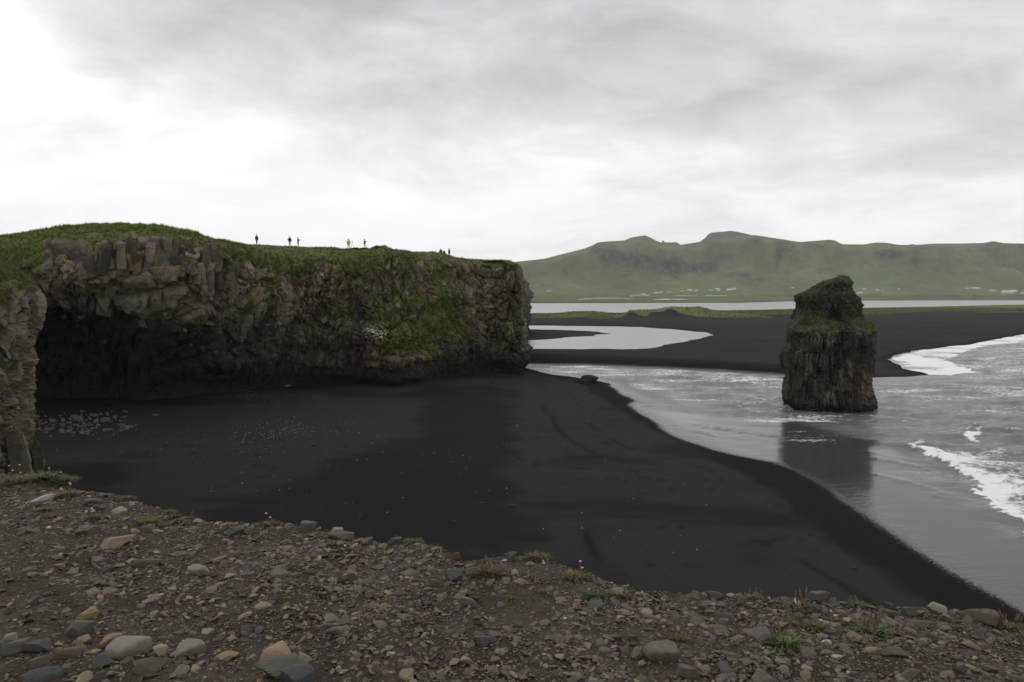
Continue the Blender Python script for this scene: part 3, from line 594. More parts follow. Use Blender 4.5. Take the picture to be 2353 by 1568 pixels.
drop = np.array([(.03, .02), (.07, .07), (.12, .16), (.18, .3), (.28, .55), (.4, .9), (.55, 1.4), (.8, 2.2), (1.1, 3.3), (1.5, 4.8), (1.9, 6.5), (2.4, 8.6), (2.9, 11), (3.4, 13.2), (3.9, 15.6)])
Rd = re_[:, None] + drop[None, :, 0] * (1 + .35 * fbm(a_[:, None] * 14, drop[None, :, 1] * .8, 3, 305))
Xd = Rd * np.sin(a_)[:, None]; Yd = Rd * np.cos(a_)[:, None]; Zdn = Zf[:, -1:] - drop[None, :, 1] + .1 * fbm(a_[:, None] * 40, drop[None, :, 1] * 2, 3, 306) * np.minimum(drop[None, :, 1], 1)
V = np.stack([np.hstack([Xf, Xd]), np.hstack([Yf, Yd]), np.hstack([Zf, Zdn])], -1); F = grid_faces(*V.shape[:2])[:, ::-1]
m, t, bs = new_mat('bluff_soil'); pos = t.node('ShaderNodeNewGeometry').outputs['Position']
n1 = t.noise(pos, 2.2, 5, .65); n2 = t.noise(pos, 26, 5, .75); n3 = t.noise(pos, 110, 3, .7)
c = t.ramp(t.math('ADD', t.math('MULTIPLY', n1, .5), t.math('MULTIPLY', n2, .5)), [(.34, (.018, .0128, .0095)), (.48, (.041, .030, .022)), (.60, (.070, .055, .042)), (.74, (.100, .084, .067))])
c = t.mix(t.mapr(n3, .60, .68), c, (.13, .115, .095)); c = t.mix(t.mapr(t.noise(pos, 75, 2, .5), .70, .74), c, (.22, .12, .05))
put(t, bs, color=c, rough=.92, normal=bump(t, t.math('ADD', n2, t.math('MULTIPLY', n3, .5)), .9, .02), spec=.2)
M_SOIL = m
Vm = V.reshape(-1, 3)
tag(mk('bluff', Vm, F, M_SOIL, smooth=True), 'stony brown cliff-top ground in the foreground', kind='structure')
BV_F = bvh_of(Vm, F)

# ------------------------------------------------------------------ rock shapes
def ico(level):
    bm = bmesh.new(); bmesh.ops.create_icosphere(bm, subdivisions=level, radius=1.0)
    V = np.array([v.co[:] for v in bm.verts]); F = np.array([[v.index for v in f.verts] for f in bm.faces]); bm.free(); return V, F
ICO = {k: ico(k) for k in (1, 2, 3, 4)}
def stone(level, seed, nplanes=11, soft=.03, dims=(1, .75, .45), lump=.04):
    r = np.random.default_rng(seed); D, F = ICO[level]
    n = r.normal(size=(nplanes, 3)); n /= np.linalg.norm(n, axis=1)[:, None]; n = np.vstack([n, [[0, 0, 1], [0, 0, -1]]]); d = np.concatenate([r.uniform(.55, .95, nplanes), [.75, .7]])
    q = np.maximum(D @ n.T, 1e-3) / d           # larger q = nearer plane
    k = 1 / soft; rad = 1 / (np.log(np.exp(k * (q - q.max(1, keepdims=True))).sum(1)) / k + q.max(1))
    rad = rad * (1 + lump * fbm(D[:, 0] * 2.2 + seed, D[:, 1] * 2.2 + D[:, 2] * 1.7, 3, seed))
    V = D * rad[:, None] * np.array(dims); V /= np.abs(V).max(0)[0]
    return V, F
def rotz_tilt(n, r, tilt):
    a = r.uniform(0, 2 * np.pi, n); b = r.normal(0, tilt, n); c = r.normal(0, tilt, n)
    ca, sa, cb, sb, cc, sc = np.cos(a), np.sin(a), np.cos(b), np.sin(b), np.cos(c), np.sin(c); z = np.zeros(n); o = np.ones(n)
    Rz = np.stack([ca, -sa, z, sa, ca, z, z, z, o], -1).reshape(-1, 3, 3); Rx = np.stack([o, z, z, z, cb, -sb, z, sb, cb], -1).reshape(-1, 3, 3); Ry = np.stack([cc, z, sc, z, o, z, -sc, z, cc], -1).reshape(-1, 3, 3)
    return Rz @ Rx @ Ry
def join_stones(pos, size, rot, variants, r, cols):
    Vs, Fs, Cs = [], [], []; off = 0; which = r.integers(0, len(variants), len(pos))
    for k, (bv, bf) in enumerate(variants):
        idx = np.where(which == k)[0]
        if len(idx) == 0: continue
        v = np.einsum('nij,vj->nvi', rot[idx], bv) * size[idx][:, None, None] + pos[idx][:, None, :]
        f = bf[None] + (np.arange(len(idx)) * len(bv))[:, None, None] + off
        Vs.append(v.reshape(-1, 3)); Fs.append(f.reshape(-1, bf.shape[1])); Cs.append(np.repeat(cols[idx], len(bv), 0)); off += len(idx) * len(bv)
    return np.vstack(Vs), np.vstack(Fs), np.vstack(Cs)
PAL = np.array([(.092, .080, .066), (.068, .061, .053), (.110, .094, .075), (.056, .054, .053), (.100, .078, .055), (.13, .114, .092), (.165, .130, .085), (.18, .115, .068), (.22, .20, .165), (.085, .07, .052)])
PAL = PAL * np.array([1.0, .98, .93]); PALP = np.array([.22, .17, .15, .12, .12, .07, .05, .022, .018, .06]); PALP /= PALP.sum()

# ------------------------------------------------------------------ sea stack
prof = np.array([(985, 1806, 2006), (945, 1803, 2007), (925, 1801, 2010), (900, 1802, 2005), (875, 1805, 2003), (850, 1803, 2003), (825, 1800, 2004), (800, 1799, 2011), (780, 1802, 2014), (765, 1808, 2009), (750, 1815, 2003), (741, 1823, 1996), (735, 1829, 1984), (725, 1836, 1980), (710, 1843, 1981), (700, 1842, 1981), (690, 1838, 1977), (681, 1841, 1974), (675, 1847, 1971), (670, 1862, 1969), (662, 1875, 1967), (653, 1886, 1965), (645, 1903, 1963), (640, 1919, 1959), (637, 1928, 1955), (635, 1934, 1949)])
SY = G(1905, 946)[1] + 5.0
L3 = np.array([PY(a, y, SY) for y, a, b in prof]); R3 = np.array([PY(b, y, SY) for y, a, b in prof])
zk = L3[:, 2]; nz, na = 330, 460
zz = np.concatenate([np.linspace(zk[0], zk[-1] - .15, nz - 6), np.linspace(zk[-1] - .12, zk[-1], 6)])
xc = np.interp(zz, zk, (L3[:, 0] + R3[:, 0]) / 2) - np.interp(zz, [0, 10, 11.5], [.15, .15, 0]); hw = (np.interp(zz, zk, (R3[:, 0] - L3[:, 0]) / 2) * np.interp(zz, [0, 10.2, 11.4, 20], [.905, .905, 1.0, 1.02]) - .10) * np.sqrt(np.clip((zk[-1] - zz) / .12, 0, 1) * .9 + .1)
hd = np.minimum(hw * .95, 6.0); yc = SY + np.interp(zz, [0, 11, 13, 18], [0, .1, 1.1, 1.3])
th = np.linspace(0, 2 * np.pi, na, endpoint=False); TH, Z = np.meshgrid(th, zz); ct, st_ = np.cos(TH), np.sin(TH)
sup = 1 / (np.abs(ct) ** 2.8 + np.abs(st_) ** 2.8) ** (1 / 2.8)
U = TH * 6.2
def seam(fn):      # blend so the noise closes round the stack
    w = sst(TH, 5.6, 2 * np.pi); return fn(U) * (1 - w) + fn(U - 2 * np.pi * 6.2) * w
lowz = 1 - sst(Z, 10.2, 11.4)
def cols_(u):
    bend = .5 * fbm(u * .25, Z * .12, 2, 401)
    wu = u + bend + .15 * fbm(u, Z, 2, 402); wz = Z + .6 * fbm(u * .5, Z * .4, 3, 403)
    c1 = cell(wu / .52, wz / 2.6, 410); c2 = cell(wu / 1.5, wz / 2.0, 420); c3 = cell(wu / .38, wz / .40, 430)
    col_ = (c1[2] - .5) * .55 - .42 * (1 - sst(c1[1] - c1[0], 0, .22)) + c1[6] * (c1[3] - .5) * .35 + c1[5] * (c1[4] - .5) * .8
    big = (c2[2] - .5) * 1.1 - .45 * (1 - sst(c2[1] - c2[0], 0, .12)) + (c2[5] * (c2[3] - .5) + c2[6] * (c2[4] - .5)) * 1.0
    rub = (c3[2] - .5) * .60 - .30 * (1 - sst(c3[1] - c3[0], 0, .22)) + c3[6] * (c3[3] - .5) * .5
    return lowz * (col_ * (.55 + .45 * (c2[3] > .35)) + big * .6 + rub * .25) + (1 - lowz) * (rub * .8 + big * .6) + .55 * fbm(u * .25, Z * .3, 3, 404)
D = seam(cols_)
edge = np.abs(ct) ** 6                       # keep the outline as measured
D = D * (1 - .35 * edge - .35 * edge * sst(Z, 10, 12)) - .10 - .22 * sst(Z, 10.5, 12) * (Z < 17.6)
# hollow under the brow on the seaward-left front, overhanging brow above
fx = xc[:, None] + hw[:, None] * ct * sup; front_ = sst(-st_, .2, .8)
D = D - .9 * np.exp(-(((fx - xc[:, None] + .6) / 2.6) ** 2 + ((Z - 8.0) / 1.6) ** 2)) * front_
D = D - 1.1 * np.exp(-(((fx - xc[:, None] - .2) / 2.0) ** 2 + ((Z - 12.6) / .9) ** 2)) * front_
D = D * sst(zk[-1] - Z, 0, 1.6)
X = xc[:, None] + (hw[:, None] * sup + D) * ct; Y = yc[:, None] + (hd[:, None] * sup + D) * st_
V = np.stack([X, Y, Z], -1); pxv, pyv = project(V)
u_ = TH * 6.2
g = sst(proj_blob(pxv, pyv, [(1868, 728, 24, 12), (1845, 740, 30, 10, .9), (1975, 742, 22, 7), (2000, 755, 10, 12, .9), (1940, 640, 18, 7), (1905, 650, 20, 6, .8), (1860, 680, 22, 10, .75), (1920, 745, 20, 5, .7), (1850, 760, 30, 8, .5)]) + .4 * fbm(u_, Z * 1.2, 3, 405), .42, .72)
g = np.maximum(g, .5 * sst(fbm(u_ * .8, Z, 3, 406), .15, .5) * sst(Z, 9.5, 11)) 
dark = .85 * (1 - sst(Z + .5 * fbm(u_ * .3, Z * .3, 2, 407), .3, 1.6)) 
lich = .35 * sst(Z, 1.5, 3) * (1 - sst(Z, 4, 6)) * sst(fx - xc[:, None], 0, 4) + .15 * sst(fbm(u_ * .4, Z * .4, 3, 408), 0, .4)
tone = np.clip(.16 + .55 * cell(u_ / .52, Z / 2.6, 410)[3] * .8 + .55 * fbm(u_ * .7, Z * .5, 4, 409), 0, 1) * (1 - .45 * sst(Z, 10.8, 12))
stk = empty('sea_stack', (float(STC[0]), float(SY), 0)); off = np.array([STC[0], SY, 0])
Fs = grid_faces(nz, na, True); Vm = V.reshape(-1, 3)
Vm2 = np.vstack([Vm, [[xc[-1], yc[-1], zz[-1] + .05]]]); cap = np.array([[(nz - 1) * na + j, (nz - 1) * na + (j + 1) % na, nz * na, nz * na] for j in range(na)])
mk('rock', Vm - off, Fs, M_STACK, stk, attrs=dict(grass=g, lich=lich, dark=dark, tone=tone))
BV_ST = bvh_of(Vm, Fs)
tag(stk, 'tall dark basalt sea stack standing in the surf', 'sea stack')
STACK = dict(V=V, grass=g)

# ------------------------------------------------------------------ grass blades as stuff
def blades(P, Nrm, length, width, r, droop=.5, palette=((.042, .058, .012), (.082, .105, .022), (.125, .145, .036), (.16, .135, .055)), per=3, lean=.6):
    """P points, Nrm outward horizontal direction; returns verts, tris, colours of little blade tufts"""
    n = len(P) * per; Pi = np.repeat(P, per, 0); Ni = np.repeat(Nrm, per, 0)
    L = length * r.uniform(.6, 1.4, n); W = width * r.uniform(.7, 1.3, n)
    ang = r.uniform(0, 2 * np.pi, n); side = np.stack([np.cos(ang), np.sin(ang), np.zeros(n)], -1)
    dirn = np.stack([np.zeros(n), np.zeros(n), np.ones(n)], -1) + Ni * droop + r.normal(0, lean * .5, (n, 3)) * np.array([1, 1, .3]); dirn /= np.linalg.norm(dirn, axis=1)[:, None]
    base = Pi + r.normal(0, 1, (n, 3)) * (length * .25) * np.array([1, 1, .1]) - dirn * (L * .15)[:, None]
    tip = base + dirn * L[:, None] + Ni * (L * droop * .3)[:, None] - np.array([0, 0, 1]) * (L * droop * .35)[:, None]
    V = np.stack([base - side * W[:, None], base + side * W[:, None], tip], 1).reshape(-1, 3); F = np.arange(3 * n).reshape(-1, 3)
    pal = np.array(palette); ci = np.clip(np.floor((.5 + .75 * fbm(P[:, 0] * .35, P[:, 1] * .35 + P[:, 2] * .35, 3, 88) + r.normal(0, .22, len(P))) * len(pal)), 0, len(pal) - 1).astype(int); c = np.repeat(pal[ci], per, 0) * r.uniform(.7, 1.3, (n, 1))
    return V, F, np.repeat(c, 3, 0)
def scatter_grid(S, n, r, wfun):
    V = S['V']; w = wfun(S)[:-1, :-1]
    e1 = V[1:, :-1] - V[:-1, :-1]; e2 = V[:-1, 1:] - V[:-1, :-1]; A = np.linalg.norm(np.cross(e1, e2), axis=-1)
    p = (w * A).ravel(); p = p / p.sum(); idx = r.choice(len(p), n, p=p); i, j = np.unravel_index(idx, w.shape)
    a, b = r.uniform(0, 1, (2, n, 1)); P = V[i, j] + e1[i, j] * a + e2[i, j] * b
    return P, i, j
def out_dir(S, i): return np.stack([S['N'][i, 0], S['N'][i, 1], np.zeros(len(i))], -1)
vis = lambda S: (S['px'] > -60) & (S['px'] < 1260)
P, i, j = scatter_grid(HEAD, 42000, rng, lambda S: vis(S) * (S['grass'] > .5) * np.where(S['PI'] > 10.9, .25, 1) * (S['PI'] < 11.6))
a = blades(P, out_dir(HEAD, i), .42, .045, rng, .55)
P, i, j = scatter_grid(HEAD, 16000, rng, lambda S: vis(S) * (S['PI'] > 9.4) * (S['PI'] < 11.5) * (S['px'] < 560))
b = blades(P, out_dir(HEAD, i), .5, .06, rng, .2, ((.070, .098, .016), (.120, .155, .028), (.185, .215, .045), (.145, .130, .05)))
tag(mk('headland_turf', np.vstack([a[0], b[0]]), np.vstack([a[1], b[1] + len(a[0])]), M_BLADE, cols=np.vstack([a[2], b[2]])), 'long green grass covering the headland top and ledges', 'grass', kind='stuff')
P, i, j = scatter_grid(SPUR, 26000, rng, lambda S: (S['px'] > -80) * (S['px'] < 300) * (S['grass'] > .5) * (S['PI'] < 14.4))
a = blades(P, out_dir(SPUR, i), .20, .016, rng, .7, ((.04, .055, .014), (.085, .095, .025), (.13, .12, .045), (.16, .13, .07)))
tag(mk('spur_turf', a[0], a[1], M_BLADE, cols=a[2]), 'drooping grass on the near rock wall at the left', 'grass', kind='stuff')
P, i, j = scatter_grid(STACK, 5000, rng, lambda S: (S['grass'] > .5) * 1.0)
a = blades(P, np.zeros_like(P), .30, .05, rng, 0, per=3)
o = mk('grass_cap', a[0] - off, a[1], M_BLADE, stk, cols=a[2]); o['kind'] = 'stuff'
# dune grass
gw = (GRV > .45) & (np.hypot(g_o.location.x, 0) < 1); Yg = None
Vg = np.array([v for v in [0]]);
rg = np.random.default_rng(3)
gx = rg.uniform(-20, 520, 70000); gy = rg.uniform(455, 800, 70000); ok = np.abs(gx / gy) < .74; gx, gy = gx[ok], gy[ok]
z_, sd_, d_, gr_, sa_, sc_ = ground(gx, gy); ok = gr_ > .5; P = np.stack([gx, gy, z_], -1)[ok]
a = blades(P, np.zeros_like(P), .9, .25, rg, 0, ((.06, .085, .022), (.10, .12, .035), (.15, .16, .05), (.17, .15, .07)), per=2)
tag(mk('dune_grass', a[0], a[1], M_BLADE, cols=a[2]), 'green marram grass on the dunes behind the black sand', 'grass', kind='stuff')

# ------------------------------------------------------------------ hills
RIDGE = [(600, 640), (900, 622), (1100, 608), (1185, 602), (1250, 595), (1300, 582), (1340, 572), (1363, 563), (1372, 557.5), (1395, 555), (1432, 553), (1450, 546), (1480, 541), (1490, 545), (1505, 553), (1522, 560), (1560, 563), (1600, 557), (1640, 549), (1680, 546), (1712, 543.5), (1732, 540.5), (1760, 545), (1800, 551), (1833, 556.5), (1865, 554), (1902, 551), (1914, 553), (1930, 561.5), (1980, 562), (2008, 557.5), (2030, 558), (2060, 563), (2085, 563), (2090, 560.5), (2097, 563), (2140, 560), (2200, 560), (2255, 558.5), (2275, 554.5), (2300, 559), (2353, 560), (2450, 566), (2600, 562), (2900, 570)]
nah, nrh = 620, 190
axs = np.linspace(560, 2800, nah); th = (axs - CX) / FPX
rel = np.linspace(0, 1, nrh)
TH, RL = np.meshgrid(th, rel, indexing='ij')
spurn = 170 * fbm(TH * 9, TH * 0 + 2, 4, 501)
Yh = 2380 + spurn + RL * 1500
Xh = TH * Yh
rim = .40 + .06 * fbm(TH * 14, RL * 0 + 1, 4, 502)
apron = np.clip(RL / rim, 0, 1)
wX = Xh + 90 * fbm(Xh * .004, Yh * .004, 3, 506); gul = np.abs(fbm(wX / 210 + RL * 1.5, Yh / 420, 4, 503)); gul2 = fbm(wX / 75, Yh / 120, 4, 504)
sharp = sst(np.interp(axs, [1250, 1350, 1420, 1560, 1640, 1760, 1900, 2000, 2150, 2353], [.2, .9, 1, 1, .7, .15, .2, .65, .35, .2]), 0, 1)[:, None]
p1 = .68 * apron ** 1.9; cliffz = sst(RL, rim * .82, rim * 1.04)
h = p1 * (.85 + .15 * apron) + (.12 + .16 * sharp) * cliffz + .15 * sst(RL, rim, rim + .16)
h = h + (.075 * gul2 + .24 * (gul - .25)) * apron * (1 - .7 * sst(RL, rim, rim + .1)) + .015 * fbm(TH * 40, RL * 9, 4, 505)
h = h * (1 - .9 * sst(RL, .72, 1.0)) 
Hh = h
ridge_y = np.interp(axs, [p[0] for p in RIDGE], [p[1] for p in RIDGE])
tgt = (HOR - ridge_y) / FPX                # tan of elevation wanted on the skyline (small pitch correction below)
tgt = np.array([(PY(x, y, 1.0)[2] - CAMZ) for x, y in zip(axs, ridge_y)])
z0 = 16.0 + 10 * RL
# scale each column so that its skyline falls where measured
amp = np.full(nah, 250.0)
for k in range(6):
    el = ((z0 + amp[:, None] * Hh - CAMZ) / Yh).max(1); amp *= tgt / el
wid = 3; am2 = amp
Zh = z0 + am2[:, None] * Hh - 6 * (RL < .01)
Zh[:, 0] = -8
steep = np.abs(np.gradient(Zh, axis=1)) / (1500 / nrh)
hx, hy = project(np.stack([Xh, Yh, Zh], -1))
crag = proj_blob(hx, hy, [(1400, 590, 34, 24, .9), (1460, 600, 70, 26), (1540, 615, 70, 24), (1610, 618, 55, 20, .9), (1370, 572, 14, 14), (1660, 590, 60, 14, .7), (1790, 585, 14, 24, .9), (1785, 610, 6, 22, .8), (1870, 565, 40, 8, .8), (1950, 580, 50, 10, .6), (2040, 585, 50, 18, .9), (2100, 600, 50, 14, .7), (2270, 575, 60, 10, .7), (2320, 610, 60, 8, .7), (2230, 628, 40, 8, .6), (1700, 632, 50, 8, .8), (1740, 642, 50, 6, .7), (2150, 640, 50, 5, .6), (2300, 590, 50, 14, .6), (2200, 600, 30, 12, .6), (1490, 640, 60, 6, .4)])
m, t, bs = new_mat('hill_green'); pos = t.node('ShaderNodeNewGeometry').outputs['Position']
n1 = t.noise(t.vmul(pos, (1, .6, 1.5)), .0045, 6, .62); n2 = t.noise(t.vmul(pos, (1, .5, 1.2)), .03, 5, .65); n3 = t.noise(t.vmul(pos, (1.5, .6, .55)), .028, 6, .72)
gc = t.ramp(t.math('ADD', t.math('MULTIPLY', n1, .6), t.math('MULTIPLY', n2, .4)), [(.36, (.082, .096, .046)), (.5, (.105, .132, .056)), (.60, (.145, .158, .072)), (.72, (.16, .138, .088))])
rc = t.mix(t.mapr(n3, .35, .65), (.022, .022, .019), (.115, .106, .088))
rk = t.mapr(t.math('ADD', t.attr('steep'), t.math('MULTIPLY', t.math('SUBTRACT', n3, .5), 2.4)), .40, .66)
c = t.mix(rk, gc, rc)
scar = t.math('MULTIPLY', t.mapr(t.noise(t.vmul(pos, (1, .4, 2.2)), .012, 5, .65), .56, .66), t.mapr(t.attr('hrel'), .1, .35)); c = t.mix(t.math('MULTIPLY', scar, .75), c, (.066, .062, .046))
put(t, bs, color=c, rough=.95, normal=bump(t, t.math('ADD', n2, n3), .6, 12.0), spec=.1)
V = np.stack([Xh, Yh, Zh], -1).reshape(-1, 3)
tag(mk('hills', V, grid_faces(nah, nrh), m, attrs=dict(steep=crag, hrel=RL), smooth=True), 'long green hills with dark crags beyond the plain', kind='structure')
BV_HL = bvh_of(V, grid_faces(nah, nrh)[:, ::-1])
M_FAR = flat_mat('far_rock', (.075, .085, .07), .95, .3, .004)
def far_ridge(name, pts, Y, label):
    xs = np.linspace(pts[0][0], pts[-1][0], 90); ys = np.interp(xs, [p[0] for p in pts], [p[1] for p in pts]) + .5 * fbm(xs * .25, xs * 0, 3, 601)
    top = np.array([PY(x, y, Y) for x, y in zip(xs, ys)]); rows = []
    for f, dy in ((0, -300), (.35, -220), (.62, -130), (.82, -70), (.93, -20), (1, 0), (.985, 80), (.9, 300), (.5, 700), (0, 1100)):
        p = top.copy(); p[:, 1] += dy; p[:, 0] *= 1 + dy / Y; p[:, 2] = top[:, 2] * f + 22 * fbm(xs * .2, xs * 0 + f * 7, 3, 602) * (1 - f); rows.append(p)
    V = np.stack(rows).reshape(-1, 3); tag(mk(name, V, grid_faces(len(rows), 90), M_FAR, smooth=True), label, kind='structure')
far_ridge('distant_mountain', [(1560, 640), (1585, 570), (1608, 556), (1622, 546), (1628, 538), (1636, 534.5), (1660, 533), (1680, 530.5), (1695, 533), (1725, 540), (1760, 548), (1800, 580), (1830, 640)], 4150, 'pale flat-topped mountain rising behind the hills')
far_ridge('distant_crag', [(1505, 640), (1515, 572), (1519, 558), (1523, 552.5), (1528, 557), (1545, 557.5), (1554, 557), (1562, 561), (1572, 575), (1580, 640)], 4050, 'small hazy crag in the saddle of the hills')

# ------------------------------------------------------------------ haze
def haze_box(x0, x1, y0, y1, z0, z1, density):
    v = np.array([(x, y, z) for z in (z0, z1) for y in (y0, y1) for x in (x0, x1)], float)
    f = np.array([(0, 2, 3, 1), (4, 5, 7, 6), (0, 1, 5, 4), (2, 6, 7, 3), (0, 4, 6, 2), (1, 3, 7, 5)])
    m = bpy.data.materials.new('haze'); m.use_nodes = True; t = NT(m.node_tree); t.n.clear()
    vol = t.node('ShaderNodeVolumePrincipled', {'Color': (.93, .96, 1, 1), 'Density': density, 'Anisotropy': .0})
    o = t.node('ShaderNodeOutputMaterial'); t.l.new(vol.outputs[0], o.inputs['Volume'])
    return tag(mk('haze', v, f, m), 'thin pale sea haze filling the air', 'haze', kind='stuff')
haze_box(-4600, 4600, -300, 6200, -14, 400, 5.8e-5)

# ------------------------------------------------------------------ blocks and columns set in the cliffs (parts of the headland and spur)
def link_mesh(name, V, F, mat, smooth=False):
    o = mk(name, V, F, mat, smooth=smooth); me = o.data; bpy.data.objects.remove(o); return me
BLK = [link_mesh('rock_block', *stone(3, 900 + k, 8, .012, (1, .85, .8), .03), M_BLOCK) for k in range(8)]
BLKL = [link_mesh('rock_block', *stone(3, 930 + k, 8, .012, (1, .85, .8), .03), M_BLOCKL) for k in range(4)]
def column_mesh(seed, mat):
    r = np.random.default_rng(seed); n = 6; rows = []; a0 = r.uniform(0, 1)
    rad = r.uniform(.8, 1.15, n)
    for z in (0, .04, .35, .36, .7, .71, .95, 1.0):
        k = (.70 if z in (0, 1.0) else (.9 if z == .95 else 1)) * (1 + .09 * r.normal()); dx, dy = r.normal(0, .05, 2)
        rows.append([(dx + k * rad[i] * math.cos(a0 + 2 * math.pi * i / n), dy + k * rad[i] * math.sin(a0 + 2 * math.pi * i / n), z + .05 * r.normal() * (z >= .95)) for i in range(n)])
    V = np.array(rows).reshape(-1, 3); F = grid_faces(len(rows), n, True)
    Fc = np.array([[(len(rows) - 1) * n + q for q in (0, 1, 2, 3)], [(len(rows) - 1) * n + q for q in (0, 3, 4, 5)], [0, 3, 2, 1], [0, 5, 4, 3]])
    return link_mesh('basalt_column', V, np.vstack([F, Fc]), mat)
COLM = [column_mesh(950 + k, M_BLOCKL if k < 3 else M_BLOCK) for k in range(6)]
rb = np.random.default_rng(21)
def child(name, me, parent, loc, rot, sc):
    o = bpy.data.objects.new(name, me); COL.objects.link(o); o.parent = parent; o.location = loc; o.rotation_euler = rot; o.scale = sc; return o
# leaning columns along the rim above the cave
for k in range(58):
    row = k % 2; x = 176 + 320 * (k / 57) + rb.uniform(-6, 6); y = np.interp(x, [165, 200, 240, 330, 420, 500], [600, 590, 577, 573, 585, 596]) + row * rb.uniform(16, 44) + rb.uniform(-5, 5)
    h = hit(BV_H, x, y)
    if h is None: continue
    w = rb.uniform(.50, .95); L = rb.uniform(2.0, 4.0) * (.75 if row else 1)
    child('basalt_column', COLM[rb.integers(0, 4) if rb.random() < .6 else rb.integers(0, 6)], head, (h.x + rb.normal(0, .2), h.y + w * .85, h.z - L * .6), (rb.normal(-.20, .10), rb.normal(np.interp(x, [170, 260, 400], [.35, .12, -.12]), .10), rb.uniform(0, 6)), (w, w * rb.uniform(.7, 1), L))
n = 0
while n < 190:
    x = rb.uniform(120, 1195); y = rb.uniform(560, 850)
    if x < 430 and y > 700 and rb.random() < .75: continue
    h = hit(BV_H, x, y, 1)
    if h is None or h.z > np.interp(x, [100, 300, 500, 700, 1000, 1190], [20, 21, 21.0, 19.5, 20.0, 20.0]) or h.z < 6 or h.y > 160: continue
    sz = float(np.clip(rb.lognormal(-.75, .38), .25, 1.0))
    lic = h.z > 17 and rb.random() < .5 or rb.random() < .1
    child('rock_block', (BLKL if lic else BLK)[rb.integers(0, 4 if lic else 8)], head, (h.x, h.y + sz * .35, h.z), tuple(rb.uniform(0, 6, 3)), (sz, sz * rb.uniform(.7, 1), sz * rb.uniform(.7, 1.2))); n += 1
n = 0
while n < 80:
    x = rb.uniform(-10, 98); y = rb.uniform(640, 1085); h = hit(BV_S, x, y, 1)
    if h is None or h.y > 45: continue
    sz = float(np.clip(rb.lognormal(-1.75, .45), .08, .5)) * (1.25 if 860 < y < 980 else .9)
    child('rock_block', (BLKL if rb.random() < .15 else BLK)[rb.integers(0, 4)], spur, (h.x - .1 * sz, h.y + sz * .3, h.z), (rb.normal(0, .4), rb.normal(0, .4), rb.uniform(0, 6)), (sz, sz * .8, sz * .55)); n += 1
# three tall smooth slabs at the foot of the spur
for (x, y, w, L, tl) in ((84, 1085, .55, 2.3, -.10), (55, 1080, .50, 2.9, -.12), (20, 1060, .65, 2.2, -.05), (98, 1068, .30, .9, .25)):
    h = hit(BV_S, min(x, 82), y, 4)
    if h is not None: child('basalt_column', COLM[4 + (x % 2)], spur, (h.x + .1, h.y - .15, h.z - .6), (.04, tl, .7), (w, w * .8, L))

# ------------------------------------------------------------------ boulders on the beach
M_BOUL = stone_material('grey_boulder', (.072, .067, .060), .4, 3.0); M_BOULD = stone_material('dark_boulder', (.012, .0115, .011), .5, 3.0); M_OCH = stone_material('ochre_rock', (.17, .11, .05), .4, 3.0)
BM_ = [link_mesh('boulder', *stone(3, 1000 + k, 10, .05, (1, .8, .7), .06), M_BOUL, True) for k in range(7)]
def on_ground(x, y):
    h = hit(BV_G, x, y, 3)
    return h
blist = [(1090, 350, 220, 130), (1255, 450, 150, 90), (740, 390, 200, 80), (1210, 460, 90, 70), (1500, 375, 140, 110), (1640, 350, 110, 90), (1360, 320, 110, 60), (1790, 260, 100, 60), (1790, 335, 130, 80), (1720, 400, 90, 50), (1540, 300, 60, 70), (1820, 480, 200, 50), (1770, 535, 190, 55), (1550, 545, 140, 36), (1250, 565, 180, 70), (1160, 510, 110, 70), (1030, 510, 70, 70), (880, 540, 120, 80), (690, 515, 150, 50), (620, 440, 80, 50), (760, 470, 70, 70), (980, 420, 60, 80), (900, 360, 70, 50), (560, 510, 80, 70), (550, 335, 60, 60), (1380, 415, 80, 40), (1050, 570, 90, 50), (900, 465, 100, 60), (1080, 455, 110, 50), (1180, 390, 60, 60), (1440, 300, 60, 50), (660, 560, 70, 40)]
SPEC = {0: 'largest grey boulder in the rock heap below the sea cave', 7: 'topmost pale boulder at the right end of the rock heap below the cave', 11: 'long flat grey slab on sand right of the rock heap below the cave', 13: 'small flat grey stone lying on sand in front of the cave rock heap', 2: 'long low boulder at the back left of the rock heap below the cave', 14: 'flat pale boulder at the front edge of the rock heap below the cave'}
ORD = ['first', 'second', 'third', 'fourth', 'fifth', 'sixth', 'seventh', 'eighth', 'ninth', 'tenth', 'eleventh', 'twelfth', 'thirteenth', 'fourteenth']
rows_ = {}
for k, b_ in enumerate(blist):
    if k not in SPEC: rows_.setdefault('back' if b_[1] < 370 else ('middle' if b_[1] < 470 else 'front'), []).append((b_[0], k))
for rn, lst in rows_.items():
    for q_, (_, k) in enumerate(sorted(lst)): SPEC[k] = '%s grey boulder from the left in the %s row of the cave rock heap' % (ORD[q_], rn)
for k, (zx, zy, w, hh) in enumerate(blist):
    x, y = .16 * zx, 903.5 + .16 * (zy + hh * .35); h = on_ground(x, y)
    if h is None: continue
    sc = .16 * w / FPX * h.y * .5 * .92; sh = .16 * hh / FPX * h.y * .5 * 1.0
    o = bpy.data.objects.new('boulder', BM_[k % 7]); COL.objects.link(o); o.location = (h.x, h.y + sc * .3, h.z + sh * .40); o.rotation_euler = (rb.normal(0, .15), rb.normal(0, .15), rb.choice([0, math.pi]) + rb.normal(0, .3)); o.scale = (sc * 1.1, sc * 1.0, sh * 2.2)
    tag(o, SPEC[k], 'boulder', 'boulders heaped below the sea cave')
